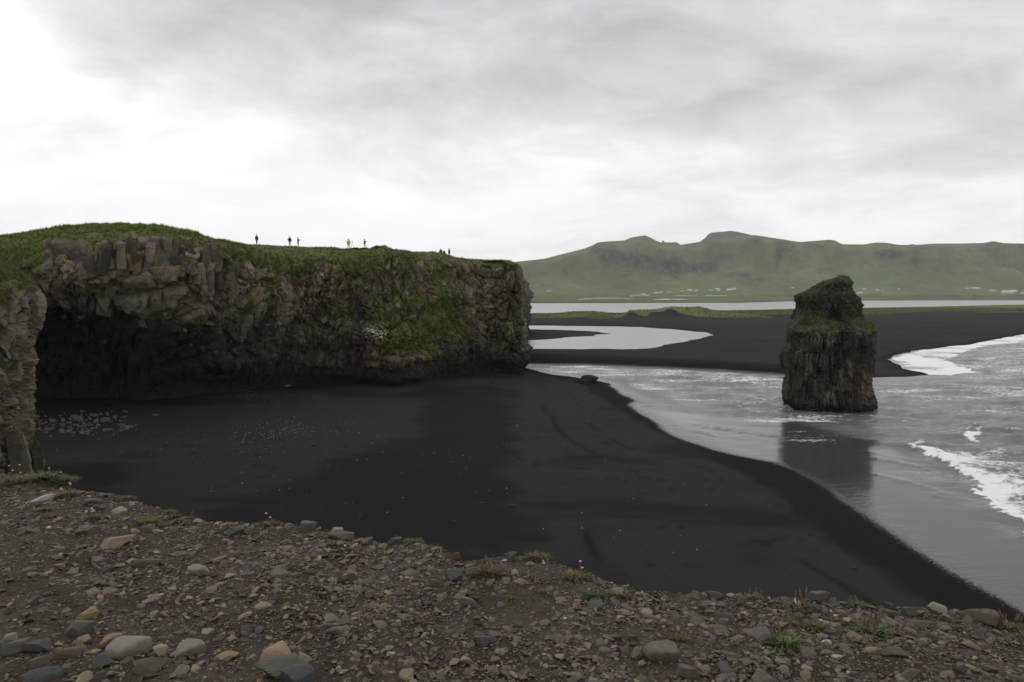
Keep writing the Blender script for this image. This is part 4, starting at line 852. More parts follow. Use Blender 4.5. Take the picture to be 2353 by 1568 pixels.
def one_rock(name, x, y, w, hh, mat, label, cat, seed, bv=BV_G, soft=.05, sink=.4):
    h = hit(bv, x, y, 6)
    if h is None: return
    d = h.y; sc = w / FPX * d * .5; sh = hh / FPX * d * .5
    me = link_mesh(name, *stone(3, seed, 10, soft, (1, .8, .7), .06), mat, True)
    o = bpy.data.objects.new(name, me); COL.objects.link(o); o.location = (h.x, h.y + sc * .3, h.z + sh * sink); o.scale = (sc, sc * .8, sh / .7); o.rotation_euler = (0, 0, .3)
    return tag(o, label, cat)
one_rock('boulder', 353, 957, 20, 13, M_BOUL, 'lone pale boulder on black sand right of the rock heap', 'boulder', 1101)
one_rock('boulder', 345, 1069, 10, 5, M_BOUL, 'small flat grey stone alone on the dark sand patch', 'stone', 1102)
one_rock('sea_rock', 1358, 880, 60, 34, M_BOULD, 'low jagged black rock at the water edge of the channel', 'rock', 1103)
one_rock('boulder', 1961, 1309, 18, 7, M_BOULD, 'small black stone alone on the dry sand at right', 'stone', 1104)
one_rock('boulder', 659, 889, 16, 8, M_OCH, 'ochre rock at the foot of the headland cliff', 'rock', 1105)
one_rock('boulder', 2199, 711, 6, 3.5, stone_material('white_rock', (.6, .6, .57)), 'white rock at the grass edge of the far beach', 'rock', 1106)
one_rock('boulder', 1180, 1165, 24, 5, M_BOULD, 'dark driftwood-like stone on the middle of the beach', 'stone', 1107)
one_rock('boulder', 722, 1025, 16, 7, M_BOULD, 'small dark rock beside the scattered pale pebbles', 'stone', 1108)
rr_ = np.random.default_rng(77); rub_ = [hit(BV_G, a, b, 1) for a, b in zip(rr_.normal(190, 70, 260), rr_.normal(975, 14, 260)) if 85 < a < 330 and 945 < b < 1004]
rub_ = np.array([p[:] for p in rub_ if p is not None]); n = len(rub_); v, f, c = join_stones(rub_ + np.array([0, 0, .05]), np.clip(rr_.lognormal(-1.9, .45, n), .06, .38), rotz_tilt(n, rr_, .4), [stone(2, 1150 + k, 8, .03, (1, .8, .7)) for k in range(5)], rr_, np.array([(.085, .080, .070)]) * rr_.uniform(.5, 1.4, (n, 1)))
tag(mk('rubble', v, f, M_GRAVEL, cols=c), 'small grey rubble between the boulders below the sea cave', 'rubble', kind='stuff')
# pale pebbles and weed scattered on the sand
pts = []
rp = np.random.default_rng(31)
for (cx, cy, sx, sy, n) in ((640, 985, 60, 14, 170), (560, 1010, 60, 18, 60), (560, 905, 22, 7, 70), (700, 985, 120, 50, 90), (300, 1010, 90, 25, 40), (1050, 1000, 160, 70, 30), (1600, 1200, 220, 90, 22), (900, 1120, 260, 50, 60)):
    pts += [(a, b) for a, b in zip(rp.normal(cx, sx, n), rp.normal(cy, sy, n)) if 100 < a < 2100 and 890 < b < 1350]
pp = [hit(BV_G, a, b, 1) for a, b in pts]; pp = np.array([p[:] for p in pp if p is not None and p.z > .35])
n = len(pp); v, f, c = join_stones(pp + np.array([0, 0, .03]), rp.uniform(.025, .062, n), rotz_tilt(n, rp, .2), [stone(1, 1200 + k, 8, .06, (1, .8, .5)) for k in range(4)], rp, np.array([(.30, .28, .24)]) * rp.uniform(.4, 1.5, (n, 1)))
tag(mk('beach_pebbles', v, f, M_GRAVEL, cols=c), 'small pale pebbles scattered over the black sand', 'pebbles', kind='stuff')

# ------------------------------------------------------------------ foreground stones
SM = {}
def smat(key):
    if key in SM: return SM[key]
    d = dict(grey=((.092, .084, .073), .3, 0, None), dark=((.062, .062, .064), .3, 0, None), brown=((.084, .069, .053), .3, 0, None), tan=((.20, .155, .10), .3, 0, None), orange=((.20, .135, .080), .3, 0, None), yellow=((.22, .165, .085), .3, 0, None),
             cream=((.24, .20, .145), .2, 0, None), pale=((.185, .168, .142), .25, 0, None), speck=((.20, .182, .155), .25, .75, None), white=((.36, .34, .31), .25, .3, None), pink=((.27, .195, .14), .25, .15, (.20, .11, .07)), two=((.10, .095, .085), .3, 0, (.15, .11, .06)))[key]
    SM[key] = stone_material('stone_' + key, d[0], d[1], 10.0, d[2], d[3]); return SM[key]
KEYED = []
A6 = lambda zx, zy: (.32 * zx, 1129.4 + .32 * zy); A7 = lambda zx, zy: (752.9 + .34 * zx, 1176.5 + .34 * zy); A5 = lambda zx, zy: (1552.9 + .34 * zx, 1317.6 + .34 * zy)
def ks(A, sc, rows): KEYED.extend([(*A(r[0], r[1] + r[3] * .32), r[2] * sc, r[3] * sc, *r[4:]) for r in rows])
ks(A6, .32, [
 (2000, 1190, 265, 170, 'pink', .12, 'pinkish tan rounded boulder leaning behind a grey slab'), (2040, 1270, 400, 130, 'grey', .02, 'wide flat grey slab in front of the pinkish boulder'), (2160, 1320, 270, 150, 'dark', .02, 'angular blue-grey rock at the bottom edge beside the wide slab'),
 (915, 1140, 265, 150, 'pale', .14, 'large smooth light grey oval boulder at lower left'), (1360, 1125, 210, 125, 'speck', .10, 'speckled brown-grey rounded boulder right of the cream pebble'), (1165, 1145, 112, 90, 'cream', .14, 'round cream cobble between two larger boulders'),
 (1440, 575, 172, 85, 'speck', .05, 'pale speckled stone alone on the gravel slope'), (795, 1080, 140, 105, 'orange', .10, 'rounded orange-tan cobble at lower left'), (570, 1010, 215, 120, 'grey', .02, 'flat grey slab under the yellow sliver of rock'),
 (630, 890, 175, 70, 'yellow', .02, 'long yellow sliver of rock on the gravel'), (800, 375, 250, 75, 'tan', .01, 'long tan rock with a raised tail near the left edge of the slope'), (320, 52, 150, 50, 'white', .06, 'whitish rock beside the pink flowers at the far left'),
 (1060, 1265, 210, 110, 'brown', .02, 'angular brown-grey rock below the light oval boulder'), (240, 1340, 280, 80, 'dark', .06, 'long dark grey rock at the bottom left corner'), (597, 1345, 110, 90, 'cream', .10, 'cream cobble cut by the bottom edge of the photo'),
 (270, 1130, 178, 95, 'dark', .04, 'dark grey faceted cobble near the left edge'), (80, 1150, 185, 110, 'grey', .06, 'long grey rock at the left edge'), (250, 1248, 180, 85, 'brown', .02, 'flat brown wedge of stone near the bottom left'), (50, 1080, 95, 90, 'speck', .10, 'small speckled cobble at the left edge'),
 (690, 122, 112, 55, 'dark', .08, 'dark purple-grey oval stone below the left edge of the drop'), (650, 75, 120, 42, 'grey', .06, 'grey oval stone at the rim above a dark one'), (1020, 535, 200, 70, 'brown', .015, 'long dark brown rock left of the pale speckled stone'), (150, 285, 150, 50, 'grey', .02, 'long grey slab near the upper left of the slope'),
 (615, 282, 140, 60, 'grey', .05, 'grey rounded slab below the thrift tuft'), (960, 292, 66, 50, 'pale', .10, 'small pale disc-shaped stone beside a plant'), (1050, 270, 110, 55, 'brown', .08, 'smooth brown stone tucked beside the plants'), (1700, 285, 148, 70, 'dark', .01, 'upright triangular grey slab at the rim'),
 (2180, 262, 165, 90, 'grey', .01, 'large angular grey block at the rim left of centre'), (1610, 1190, 160, 45, 'yellow', .02, 'flat ochre slab near the pinkish boulder'), (70, 862, 150, 60, 'brown', .02, 'flat brown slab at the left edge of the slope'), (265, 785, 130, 75, 'grey', .01, 'tilted grey flake left of the yellow sliver'),
 (1695, 452, 52, 40, 'orange', .03, 'small bright orange stone above the pale speckled stone'), (1560, 497, 120, 35, 'yellow', .02, 'row of ochre rock fragments above the speckled stone'), (600, 1075, 100, 70, 'tan', .01, 'square tan chip under the grey slab'), (790, 560, 85, 50, 'dark', .01, 'thin dark flake left of the long brown rock'), (730, 570, 85, 50, 'grey', .01, 'small grey wedge beside a dark flake'), (440, 545, 90, 42, 'tan', .02, 'small tan pyramid of rock on the left gravel'), (700, 1230, 180, 100, 'dark', .02, 'dark folded rock below the light oval boulder'), (490, 1180, 160, 70, 'brown', .02, 'flat olive-grey slab left of the light oval boulder'), (1990, 765, 85, 60, 'dark', .01, 'dark elongated flake on open gravel'), (2230, 580, 110, 40, 'brown', .02, 'low brown stone near a tuft with red spikes')])
ks(A7, .34, [
 (855, 440, 120, 110, 'dark', .015, 'dark blue-grey cubic block standing near the rim'), (1050, 880, 120, 90, 'dark', .05, 'dark wedge-shaped cobble in the middle of the gravel'), (2250, 955, 230, 150, 'two', .06, 'large two-toned boulder lying on the right half of the slope'), (2090, 965, 115, 75, 'grey', .015, 'grey block leaning on the two-toned boulder'),
 (325, 1065, 125, 90, 'brown', .015, 'brown-grey faceted block near the bottom centre'), (930, 1005, 125, 60, 'tan', .015, 'pale-tipped triangular rock in the middle foreground'), (470, 757, 82, 52, 'pale', .02, 'small pale-edged stone in the middle gravel'), (160, 450, 92, 85, 'brown', .015, 'brown pyramid-shaped rock beside the red-spiked plant'),
 (865, 285, 92, 75, 'brown', .015, 'pointed brown rock on the rim at centre'), (1030, 350, 62, 60, 'dark', .02, 'small dark rock on the rim at centre'), (1240, 310, 95, 75, 'dark', .02, 'dark angular rocks on the rim beside the grassy hump'), (760, 1097, 66, 48, 'orange', .02, 'bright orange stone at the bottom centre'),
 (62, 122, 78, 60, 'speck', .14, 'round lichen-spotted cobble perched on the rim'), (110, 172, 220, 60, 'brown', .04, 'long smooth brown slab forming the rim'), (485, 542, 122, 56, 'brown', .01, 'flat angular brown slab below the small plant'), (930, 612, 185, 62, 'two', .02, 'crumbly brown ledge of rock in the middle gravel'), (2050, 862, 115, 70, 'brown', .02, 'flat brown slab behind the two-toned boulder'), (270, 565, 95, 55, 'grey', .01, 'light grey flake left of centre'), (715, 490, 100, 80, 'brown', .015, 'tilted brown slab left of the blue-grey block'), (300, 200, 130, 70, 'brown', .015, 'brown triangular rock on the rim left of the grass'), (450, 190, 90, 70, 'dark', .015, 'dark upright rock on the rim beside the grass')])
ks(A5, .34, [
 (275, 152, 128, 62, 'dark', .08, 'smooth dark stone on the rim right of centre'), (380, 150, 66, 36, 'pale', .08, 'pale stone touching the dark one on the rim'), (930, 168, 190, 85, 'grey', .02, 'tall broken grey block on the rim'), (2070, 298, 235, 75, 'brown', .05, 'wide brown boulder on the rim near the right corner'), (1780, 242, 122, 55, 'pale', .05, 'pale grey dome-shaped rock on the rim at right'),
 (1580, 268, 92, 75, 'dark', .01, 'five-sided grey slab standing near the rim at right'), (80, 678, 158, 110, 'grey', .015, 'grey faceted block at the bottom right of centre'), (1470, 542, 175, 62, 'brown', .05, 'oblong brown slab on the right gravel'), (1630, 698, 185, 72, 'grey', .02, 'sharp grey wedge at the bottom edge on the right'), (330, 332, 102, 50, 'grey', .05, 'grey oval slab on dark soil'),
 (600, 377, 60, 28, 'cream', .06, 'small cream pebble left of the big green plant'), (430, 447, 52, 52, 'tan', .03, 'small tan pyramid-shaped pebble'), (205, 237, 78, 60, 'grey', .04, 'grey stone standing on end near the rim'), (1445, 228, 102, 55, 'dark', .015, 'dark slab near the rim at right'), (1450, 275, 82, 48, 'brown', .015, 'tilted brown slab below a dark one at right'), (400, 568, 122, 42, 'grey', .015, 'flat grey slab right of the two-toned boulder'), (670, 547, 92, 36, 'brown', .02, 'flat brown stone under the big green plant'), (1940, 658, 98, 62, 'dark', .02, 'dark purple-grey cobble near the right bottom'), (640, 640, 70, 36, 'grey', .02, 'small flat grey stone in the right gravel'), (1070, 420, 110, 55, 'dark', .015, 'dark wedge between two green plants'), (1640, 350, 130, 40, 'brown', .02, 'layered brown slab at right'), (1740, 440, 110, 55, 'brown', .02, 'broken brown stones at right of the plants'), (2130, 655, 100, 36, 'brown', .02, 'long low brown stone near the right edge'), (825, 600, 42, 30, 'white', .03, 'small whitish chip in the right gravel'), (2115, 460, 52, 40, 'tan', .02, 'small tan stone near the right edge')])
taken = []; keyed_at = []
rk = np.random.default_rng(44)
for k, (x, y, w, hh, col, soft, label) in enumerate(KEYED):
    h = hit(BV_F, x, y, 30, 1.5)
    if h is None: continue
    d = math.sqrt(h.x ** 2 + h.y ** 2 + (CAMZ - h.z) ** 2); sc = w / FPX * d * .5; sh = max(hh / FPX * d * .5, .25 * sc)
    V, F = stone(4, 2000 + k, 9 if soft < .04 else 14, max(soft * .65, .012), (1, .8, .7), .03 if soft < .04 else .015)
    V = V / np.abs(V).max(0); dep = .65 if hh > .4 * w else .5
    o = bpy.data.objects.new('stone', link_mesh('stone', V, F, smat(col), soft > .04)); COL.objects.link(o)
    o.scale = (sc, sc * dep, sh * .92); o.location = (h.x, h.y + sc * .25, h.z + sh * .40); o.rotation_euler = (rk.normal(0, .05), {'yellow': -.35}.get(col, rk.normal(0, .10)) if w / hh > 2 else rk.normal(0, .1), rk.normal(0, .2) - math.atan2(h.x, h.y))
    tag(o, label + ('' if 'stone' in label or 'rock' in label or 'boulder' in label or 'cobble' in label else ' of stone'), 'stone', 'stones on the foreground slope'); taken.append((h.x, h.y, sc)); keyed_at.append((label, (h.x, h.y)))
taken = np.array(taken)
# the loose middling stones, single objects
LB = [stone(3, 2500 + k, 8 if k % 3 else 12, .015 if k % 3 else .09, (1, .72, .40), .03) for k in range(12)]
LBM = {}
def fg_points(n, r, mode):
    """random points on the bluff in view, denser where gravel lies"""
    out = []
    while len(out) < n:
        a = r.uniform(-R(41), R(39), 4000); e = np.interp(a, ea, er); rad = np.sqrt(r.uniform(1.6 ** 2, (e + .03) ** 2)); x, y = rad * np.sin(a), rad * np.cos(a)
        g = fbm(x * .8 + 5, y * .8, 4, 701) + .5 * fbm(x * 3, y * 3, 3, 702)
        keep = r.uniform(0, 1, 4000) < sst(g, -.75, .25) * (.8 if mode else 1) + .12
        area = (e / 7.0) ** 1.0; keep &= r.uniform(0, 1, 4000) < area
        out += list(zip(x[keep], y[keep], (e - rad)[keep]))
    return np.array(out[:n])
ind = fg_points(1400, rk, 1); cnt = 0; loose = []; names = ['grey', 'dark', 'brown', 'grey', 'brown', 'grey', 'tan', 'pale']
adj = dict(grey='mid-grey', dark='blue-grey', brown='brown-grey', tan='tan', pale='pale grey')
for (x, y, ed) in ind:
    sz = float(np.clip(rk.lognormal(-3.35, .33), .022, .075))
    if ed < .25: sz *= 1.15
    if len(taken) and (np.hypot(taken[:, 0] - x, taken[:, 1] - y) < taken[:, 2] * 1.05 + sz).any(): continue
    h = BV_F.ray_cast(Vector((x, y, 17)), Vector((0, 0, -1)))
    if h[0] is None or h[0].z < 14.1: continue
    q = project(np.array([[x, y, h[0].z]]))
    if not (-10 < q[0][0] < 2365 and q[1][0] < 1590): continue
    col = names[rk.integers(0, 8)]; b = int(rk.integers(0, 12)); key = (col, b)
    if key not in LBM: LBM[key] = link_mesh('stone', *LB[b], smat(col), b % 3 == 0)
    o = bpy.data.objects.new('stone', LBM[key]); COL.objects.link(o); o.location = (x, y, h[0].z + sz * .06); o.rotation_euler = (rk.normal(0, .16), rk.normal(0, .16), rk.uniform(0, 6.28)); o.scale = (sz, sz * rk.uniform(.8, 1.2), sz * rk.uniform(.7, 1.4))
    zone = 'near the rim' if ed < .45 else ('at the left of the slope' if x / y < -.3 else ('at the right of the slope' if x / y > .3 else 'on the middle of the slope'))
    loose.append((o, adj[col], x, y, sz)); tag(o, 'loose %s stone %s' % (adj[col], zone), 'stone', 'loose stones among the gravel'); taken = np.vstack([taken, [x, y, sz]]); cnt += 1
    if cnt >= 200: break
# name each loose stone after the nearest distinctive one
import re
def short(l):
    l = re.split(r' (?:at|in|on|beside|near|below|above|leaning|under|left|right|between|alone|standing|lying|forming|perched|cut|tucked|touching|behind|with|by|of) ', l)[0]; return ' '.join(l.split()[:6])
refs = [(short(l), p) for l, p in keyed_at]; seen = {}
for (o, cn, x, y, sz) in sorted(loose, key=lambda q: q[4], reverse=True):
    d_ = [math.hypot(p[0] - x, p[1] - y) for _, p in refs]; b = int(np.argmin(d_)); nm_, p = refs[b]
    dx_ = x / y * p[1] - p[0]; dy_ = y - p[1]
    side = ('left of' if dx_ < 0 else 'right of') if abs(dx_) > abs(dy_) else ('behind' if dy_ > 0 else 'in front of')
    key = (cn, side, nm_); n_ = seen[key] = seen.get(key, 0) + 1
    o['label'] = '%sloose %s stone %s the %s' % ('' if n_ == 1 else ORD[n_ - 1] + ' largest ', cn, side, nm_)
# gravel: everything smaller, one object
def gravel(n, mean, sig, lo, hi, level, r, seed):
    p = fg_points(n, r, 0); z = fgz(p[:, 0], p[:, 1]); sz = np.clip(r.lognormal(math.log(mean), sig, n), lo, hi)
    pos = np.stack([p[:, 0], p[:, 1], z + sz * .06], -1); cols = PAL[r.choice(len(PAL), n, p=PALP)] * r.uniform(.65, 1.3, (n, 1))
    return join_stones(pos, sz, rotz_tilt(n, r, .28), [stone(level, seed + k, 7, .02, (1, .72, .42), .0) for k in range(8)], r, cols)
g1 = gravel(3900, .023, .30, .014, .045, 2, rk, 2600)
# level-1 stones have 80 faces; the very small ones are octahedral chips
oc = np.array([(1, 0, 0), (-.9, .15, 0), (0, .8, .05), (.1, -.75, 0), (0, 0, .45), (0, 0, -.4), (.6, .5, .2), (-.5, -.5, .25)]); 
def chips(n, r):
    p = fg_points(n, r, 0); z = fgz(p[:, 0], p[:, 1]); sz = r.uniform(.004, .012, n); bv = oc[:6]; bf = np.array([(0, 2, 4), (2, 1, 4), (1, 3, 4), (3, 0, 4), (2, 0, 5), (1, 2, 5), (3, 1, 5), (0, 3, 5)])
    return join_stones(np.stack([p[:, 0], p[:, 1], z + sz * .2], -1), sz, rotz_tilt(n, r, .4), [(bv, bf), (bv * np.array([.8, 1.1, 1.2]), bf)], r, PAL[r.choice(len(PAL), n, p=PALP)] * r.uniform(.6, 1.4, (n, 1)))
g2 = gravel(9000, .0125, .30, .007, .022, 1, rk, 2700); g3 = chips(31000, rk)
v = np.vstack([g1[0], g2[0], g3[0]]); f = np.vstack([g1[1], g2[1] + len(g1[0]), g3[1] + len(g1[0]) + len(g2[0])]); c = np.vstack([g1[2], g2[2], g3[2]])
tag(mk('gravel', v, f, M_GRAVEL, cols=c), 'loose brown and grey gravel covering the foreground ground', 'gravel', kind='stuff')

# ------------------------------------------------------------------ foreground plants
M_PETAL = flat_mat('pink_petal', (.42, .29, .32), .7, .2, 40); M_WPETAL = flat_mat('white_petal', (.8, .8, .76), .7, .1, 40); M_STALK = flat_mat('red_stalk', (.11, .060, .030), .8, .3, 40)
def ribbon(r, base, dirn, L, w, bend, segs=3):
    p = []; side = np.cross(dirn, [0, 0, 1]); side /= (np.linalg.norm(side) + 1e-9)
    for k in range(segs + 1):
        q = k / segs; c = base + dirn * L * q + np.array([dirn[0], dirn[1], -.6]) * bend * L * q * q; ww = w * (1 - q ** 2 * .9)
        p += [c - side * ww, c + side * ww]
    return p
def plant(x, y, w, kind, label, spikes=0, pink=0, name='plant'):
    h = hit(BV_F, x, y, 30, 1.5)
    if h is None: return
    d = (h - CAM).length; rad = w / FPX * d * .58; r = np.random.default_rng(int(x * 7 + y)); o = empty(name, (h.x, h.y + rad * .25, h.z)); V, C = [], []
    n = int(np.clip(rad * 2400, 70, 320)); pal = dict(green=[(.050, .078, .020), (.075, .110, .030), (.040, .058, .018), (.095, .120, .042)], olive=[(.075, .070, .025), (.11, .10, .035), (.06, .07, .022), (.14, .10, .045)], brown=[(.085, .062, .03), (.12, .085, .04), (.065, .06, .025), (.055, .06, .02)])[kind]
    lng = rad * (.55 if kind == 'green' else .36)
    for k in range(n):
        a = r.uniform(0, 6.283); q = rad * .75 * math.sqrt(r.uniform(0, 1)); b = np.array([q * math.cos(a), q * math.sin(a) * .7, -.004 + .25 * rad * (1 - (q / rad) ** 2) * .6])
        t_ = a + r.normal(0, .6); e = r.uniform(.15, 1.0); dr = np.array([math.cos(t_) * math.cos(e), math.sin(t_) * math.cos(e), math.sin(e)])
        V += ribbon(r, b, dr, lng * r.uniform(.6, 1.25), max(.0022, lng * .048) * r.uniform(.8, 1.4), r.uniform(.1, .5)); C += [np.array(pal[r.integers(0, 4)]) * r.uniform(.7, 1.3)] * 8
    V = np.array(V); nb = len(V) // 8; b = (np.arange(nb) * 8)[:, None, None]; F = (b + np.array([[0, 1, 3, 2], [2, 3, 5, 4], [4, 5, 7, 6]])[None]).reshape(-1, 4)
    mk('leaves', V, F, M_BLADE, o, cols=np.array(C))
    for k in range(spikes):
        a = r.uniform(0, 6.28); q = rad * .7 * math.sqrt(r.uniform(0, 1)); b = np.array([q * math.cos(a), q * math.sin(a) * .6, 0]); L = rad * r.uniform(.7, 1.1); tilt = r.normal(0, .15, 2)
        pts = np.array([b + np.array([tilt[0] * L * q, tilt[1] * L * q, L * q]) for q in (0, .55, .6, .8, 1)]); rs = np.array([.0012, .0012, .0035, .004, .001]) * max(1, rad / .08)
        ang = np.arange(5) * 2 * np.pi / 5; VV = np.concatenate([p + np.stack([np.cos(ang), np.sin(ang), 0 * ang], -1) * q for p, q in zip(pts, rs)])
        mk('flower_stalk', VV, grid_faces(5, 5, True), M_STALK, o)
    for k in range(pink):
        a = r.uniform(0, 6.28); q = rad * .6 * math.sqrt(r.uniform(0, 1)); L = rad * r.uniform(.5, .9); b = np.array([q * math.cos(a), q * math.sin(a), 0])
        ang = np.arange(4) * np.pi / 2; VV = np.concatenate([b + np.array([0, 0, L * z]) + np.stack([np.cos(ang), np.sin(ang), 0 * ang], -1) * .0012 for z in (0, 1)])
        s_ = mk('stem', VV, grid_faces(2, 4, True), M_STALK, o); D, FF = ICO[2]
        mk('flower_head', D * np.array([.0075, .0075, .005]) * (1 + .2 * r.normal(size=(len(D), 1))) + b + np.array([0, 0, L]), FF, M_PETAL, s_)
    tag(o, label, 'plant', 'small plants on the foreground slope'); return o
for a in ((A5, .34, 740, 500, 220, 'green', 'big bright green plantain-like plant on the right gravel', 3, 0), (A5, .34, 790, 350, 85, 'green', 'small green plant just behind the big bright green one', 2, 0), (A5, .34, 1350, 425, 190, 'green', 'wide green plant with reddish spikes at right', 8, 0), (A5, .34, 1190, 350, 130, 'olive', 'olive cushion of moss between the green plants at right', 0, 0), (A5, .34, 950, 375, 150, 'olive', 'dull olive cushion right of the big bright green plant', 0, 1), (A5, .34, 1060, 330, 110, 'olive', 'olive plant with tiny pale flowers near the rim at right', 2, 2),
          (A5, .34, 40, 460, 140, 'olive', 'green and red-spiked plant above the two-toned boulder', 8, 0), (A5, .34, 840, 255, 210, 'olive', 'reddish olive plant below the tall broken rim block', 5, 0), (A5, .34, 530, 178, 115, 'olive', 'olive tuft on the rim between dark stones', 4, 0), (A5, .34, 1230, 205, 125, 'green', 'dark green tuft on the rim at right', 4, 0), (A5, .34, 1860, 330, 95, 'green', 'compact green tuft by the wide brown rim boulder', 0, 0), (A5, .34, 2290, 400, 170, 'olive', 'large olive plant with red spikes at the right edge', 10, 0), (A5, .34, 1360, 515, 95, 'olive', 'small olive plant above the oblong brown slab', 1, 0), (A5, .34, 1520, 218, 65, 'olive', 'dry tuft on the rim at right', 1, 0), (A5, .34, 2110, 340, 140, 'olive', 'olive tuft in front of the wide brown rim boulder', 3, 0), (A5, .34, 150, 205, 45, 'olive', 'tiny tuft near the dark rim stone', 1, 0), (A5, .34, 785, 205, 30, 'brown', 'single tall dry flower stalk on the rim', 2, 0), (A5, .34, 1680, 245, 80, 'brown', 'brown dry tuft on the rim left of the pale dome rock', 0, 0),
          (A7, .34, 1830, 590, 180, 'green', 'bright green tuft on the rim slope right of centre', 0, 0), (A7, .34, 1985, 580, 140, 'olive', 'dull olive cushion beside the bright green tuft', 0, 0), (A7, .34, 575, 200, 135, 'olive', 'grassy hump on the rim left of centre', 0, 0), (A7, .34, 715, 255, 95, 'green', 'green grass tuft hanging over the rim', 0, 0), (A7, .34, 560, 390, 105, 'green', 'green grass tuft below the rim left of centre', 1, 0), (A7, .34, 50, 480, 115, 'green', 'green plant with red spikes beside the brown pyramid rock', 9, 0), (A7, .34, 960, 570, 110, 'green', 'flat green rosette above the crumbly brown ledge', 2, 0), (A7, .34, 1230, 590, 75, 'green', 'small green rosette in the middle gravel', 0, 0), (A7, .34, 1440, 545, 75, 'olive', 'small yellow-green rosette right of centre', 1, 0), (A7, .34, 1690, 460, 200, 'olive', 'mossy hump with one pink flower on the rim', 0, 2), (A7, .34, 1410, 325, 180, 'brown', 'brown overhanging turf hump on the rim at centre', 0, 0), (A7, .34, 1080, 440, 260, 'brown', 'wide brown mossy patch right of the blue-grey block', 3, 0), (A7, .34, 210, 212, 85, 'green', 'dark green tuft behind the brown rim slab', 0, 0), (A7, .34, 60, 235, 140, 'brown', 'brown mossy cushion below the round rim cobble', 0, 0), (A7, .34, 110, 262, 85, 'green', 'small green tuft below the brown mossy cushion', 0, 1), (A7, .34, 2260, 655, 90, 'olive', 'small olive rosette left of the two-toned boulder', 2, 0), (A7, .34, 375, 270, 60, 'brown', 'reddish brown tuft near the rim', 1, 0),
          (A6, .32, 640, 205, 130, 'olive', 'thrift tuft with pink flowers at upper left', 0, 6), (A6, .32, 1030, 240, 180, 'olive', 'long olive cushion above the pale disc stone', 0, 0), (A6, .32, 1140, 260, 90, 'green', 'small green tuft at the end of the olive cushion', 0, 0), (A6, .32, 1210, 140, 85, 'green', 'bright green tuft on the left rim', 0, 0), (A6, .32, 1340, 185, 90, 'olive', 'yellow-green tuft with dry stalks on the left rim', 3, 0), (A6, .32, 370, 190, 85, 'olive', 'orange-olive tuft near the whitish rock', 0, 0), (A6, .32, 290, 145, 100, 'olive', 'yellow-olive cushion under the whitish rock', 0, 0), (A6, .32, 1920, 245, 160, 'brown', 'brown mossy tuft with pale flowers on the left rim', 0, 2), (A6, .32, 1240, 190, 100, 'brown', 'brown moss behind the left rim slab', 0, 0), (A6, .32, 2230, 480, 110, 'olive', 'thin green tuft on open gravel left of centre', 2, 0), (A6, .32, 460, 45, 160, 'olive', 'grass tuft with pink flowers at the far left rim', 0, 4), (A6, .32, 900, 60, 110, 'olive', 'olive grass at the rim behind the oval stones', 0, 0)):
    A, sc, zx, zy, w, kind, label, sp, pk = a; x, y = A(zx, zy); plant(x, y, w * sc, kind, label, sp, pk)
for k, (x, y, w, lab) in enumerate(((40, 1113, 70, 'pink-flowered grass bank at the left edge below the rock wall'), (95, 1107, 60, 'bright grass bank at the foot of the rock wall slabs'), (135, 1112, 50, 'grass bank overhanging the drop at far left'))): plant(x, y, w, 'green' if k else 'olive', lab, 0, 4 if k == 0 else 1)

# ------------------------------------------------------------------ white flower clumps on the cliff
def flower_clump(name, spots, sc, label):
    hs = [hit(BV_H, x, y, 2) for x, y in spots]; hs = [h for h in hs if h is not None]
    o = empty(name, hs[0]); D, FF = ICO[1]; vs = np.concatenate([D * sc * np.array([1, 1, .6]) * rb.uniform(.6, 1.3) + np.array([h.x - hs[0].x, h.y - hs[0].y - .1, h.z - hs[0].z + .12]) for h in hs]); fs = np.concatenate([FF + k * len(D) for k in range(len(hs))])
    q = mk('blossoms', vs, fs, M_WPETAL, o); q['kind'] = 'stuff'; tag(o, label, 'flowers')
flower_clump('white_flowers', [(rb.normal(862, 11), rb.normal(767, 6)) for _ in range(110)] + [(rb.normal(884, 5), rb.normal(767, 3)) for _ in range(14)] + [(878 + rb.normal(0, 1.5), 780 + rb.uniform(-6, 10)) for _ in range(8)], .085, 'large clump of white flowers on the green ledge of the cliff')
flower_clump('white_flowers', [(rb.normal(167, 5), 585 + rb.normal(0, .7)) for _ in range(30)], .085, 'small white patch of flowers at the rim above the cave')
flower_clump('white_flowers', [(rb.normal(263, 4), rb.normal(575, 3)) for _ in range(10)], .08, 'few white flowers in the grass left of the hilltop')
flower_clump('white_flowers', [(rb.normal(424, 6), rb.normal(582, 4)) for _ in range(12)], .08, 'few white flowers below the highest grassy crest')

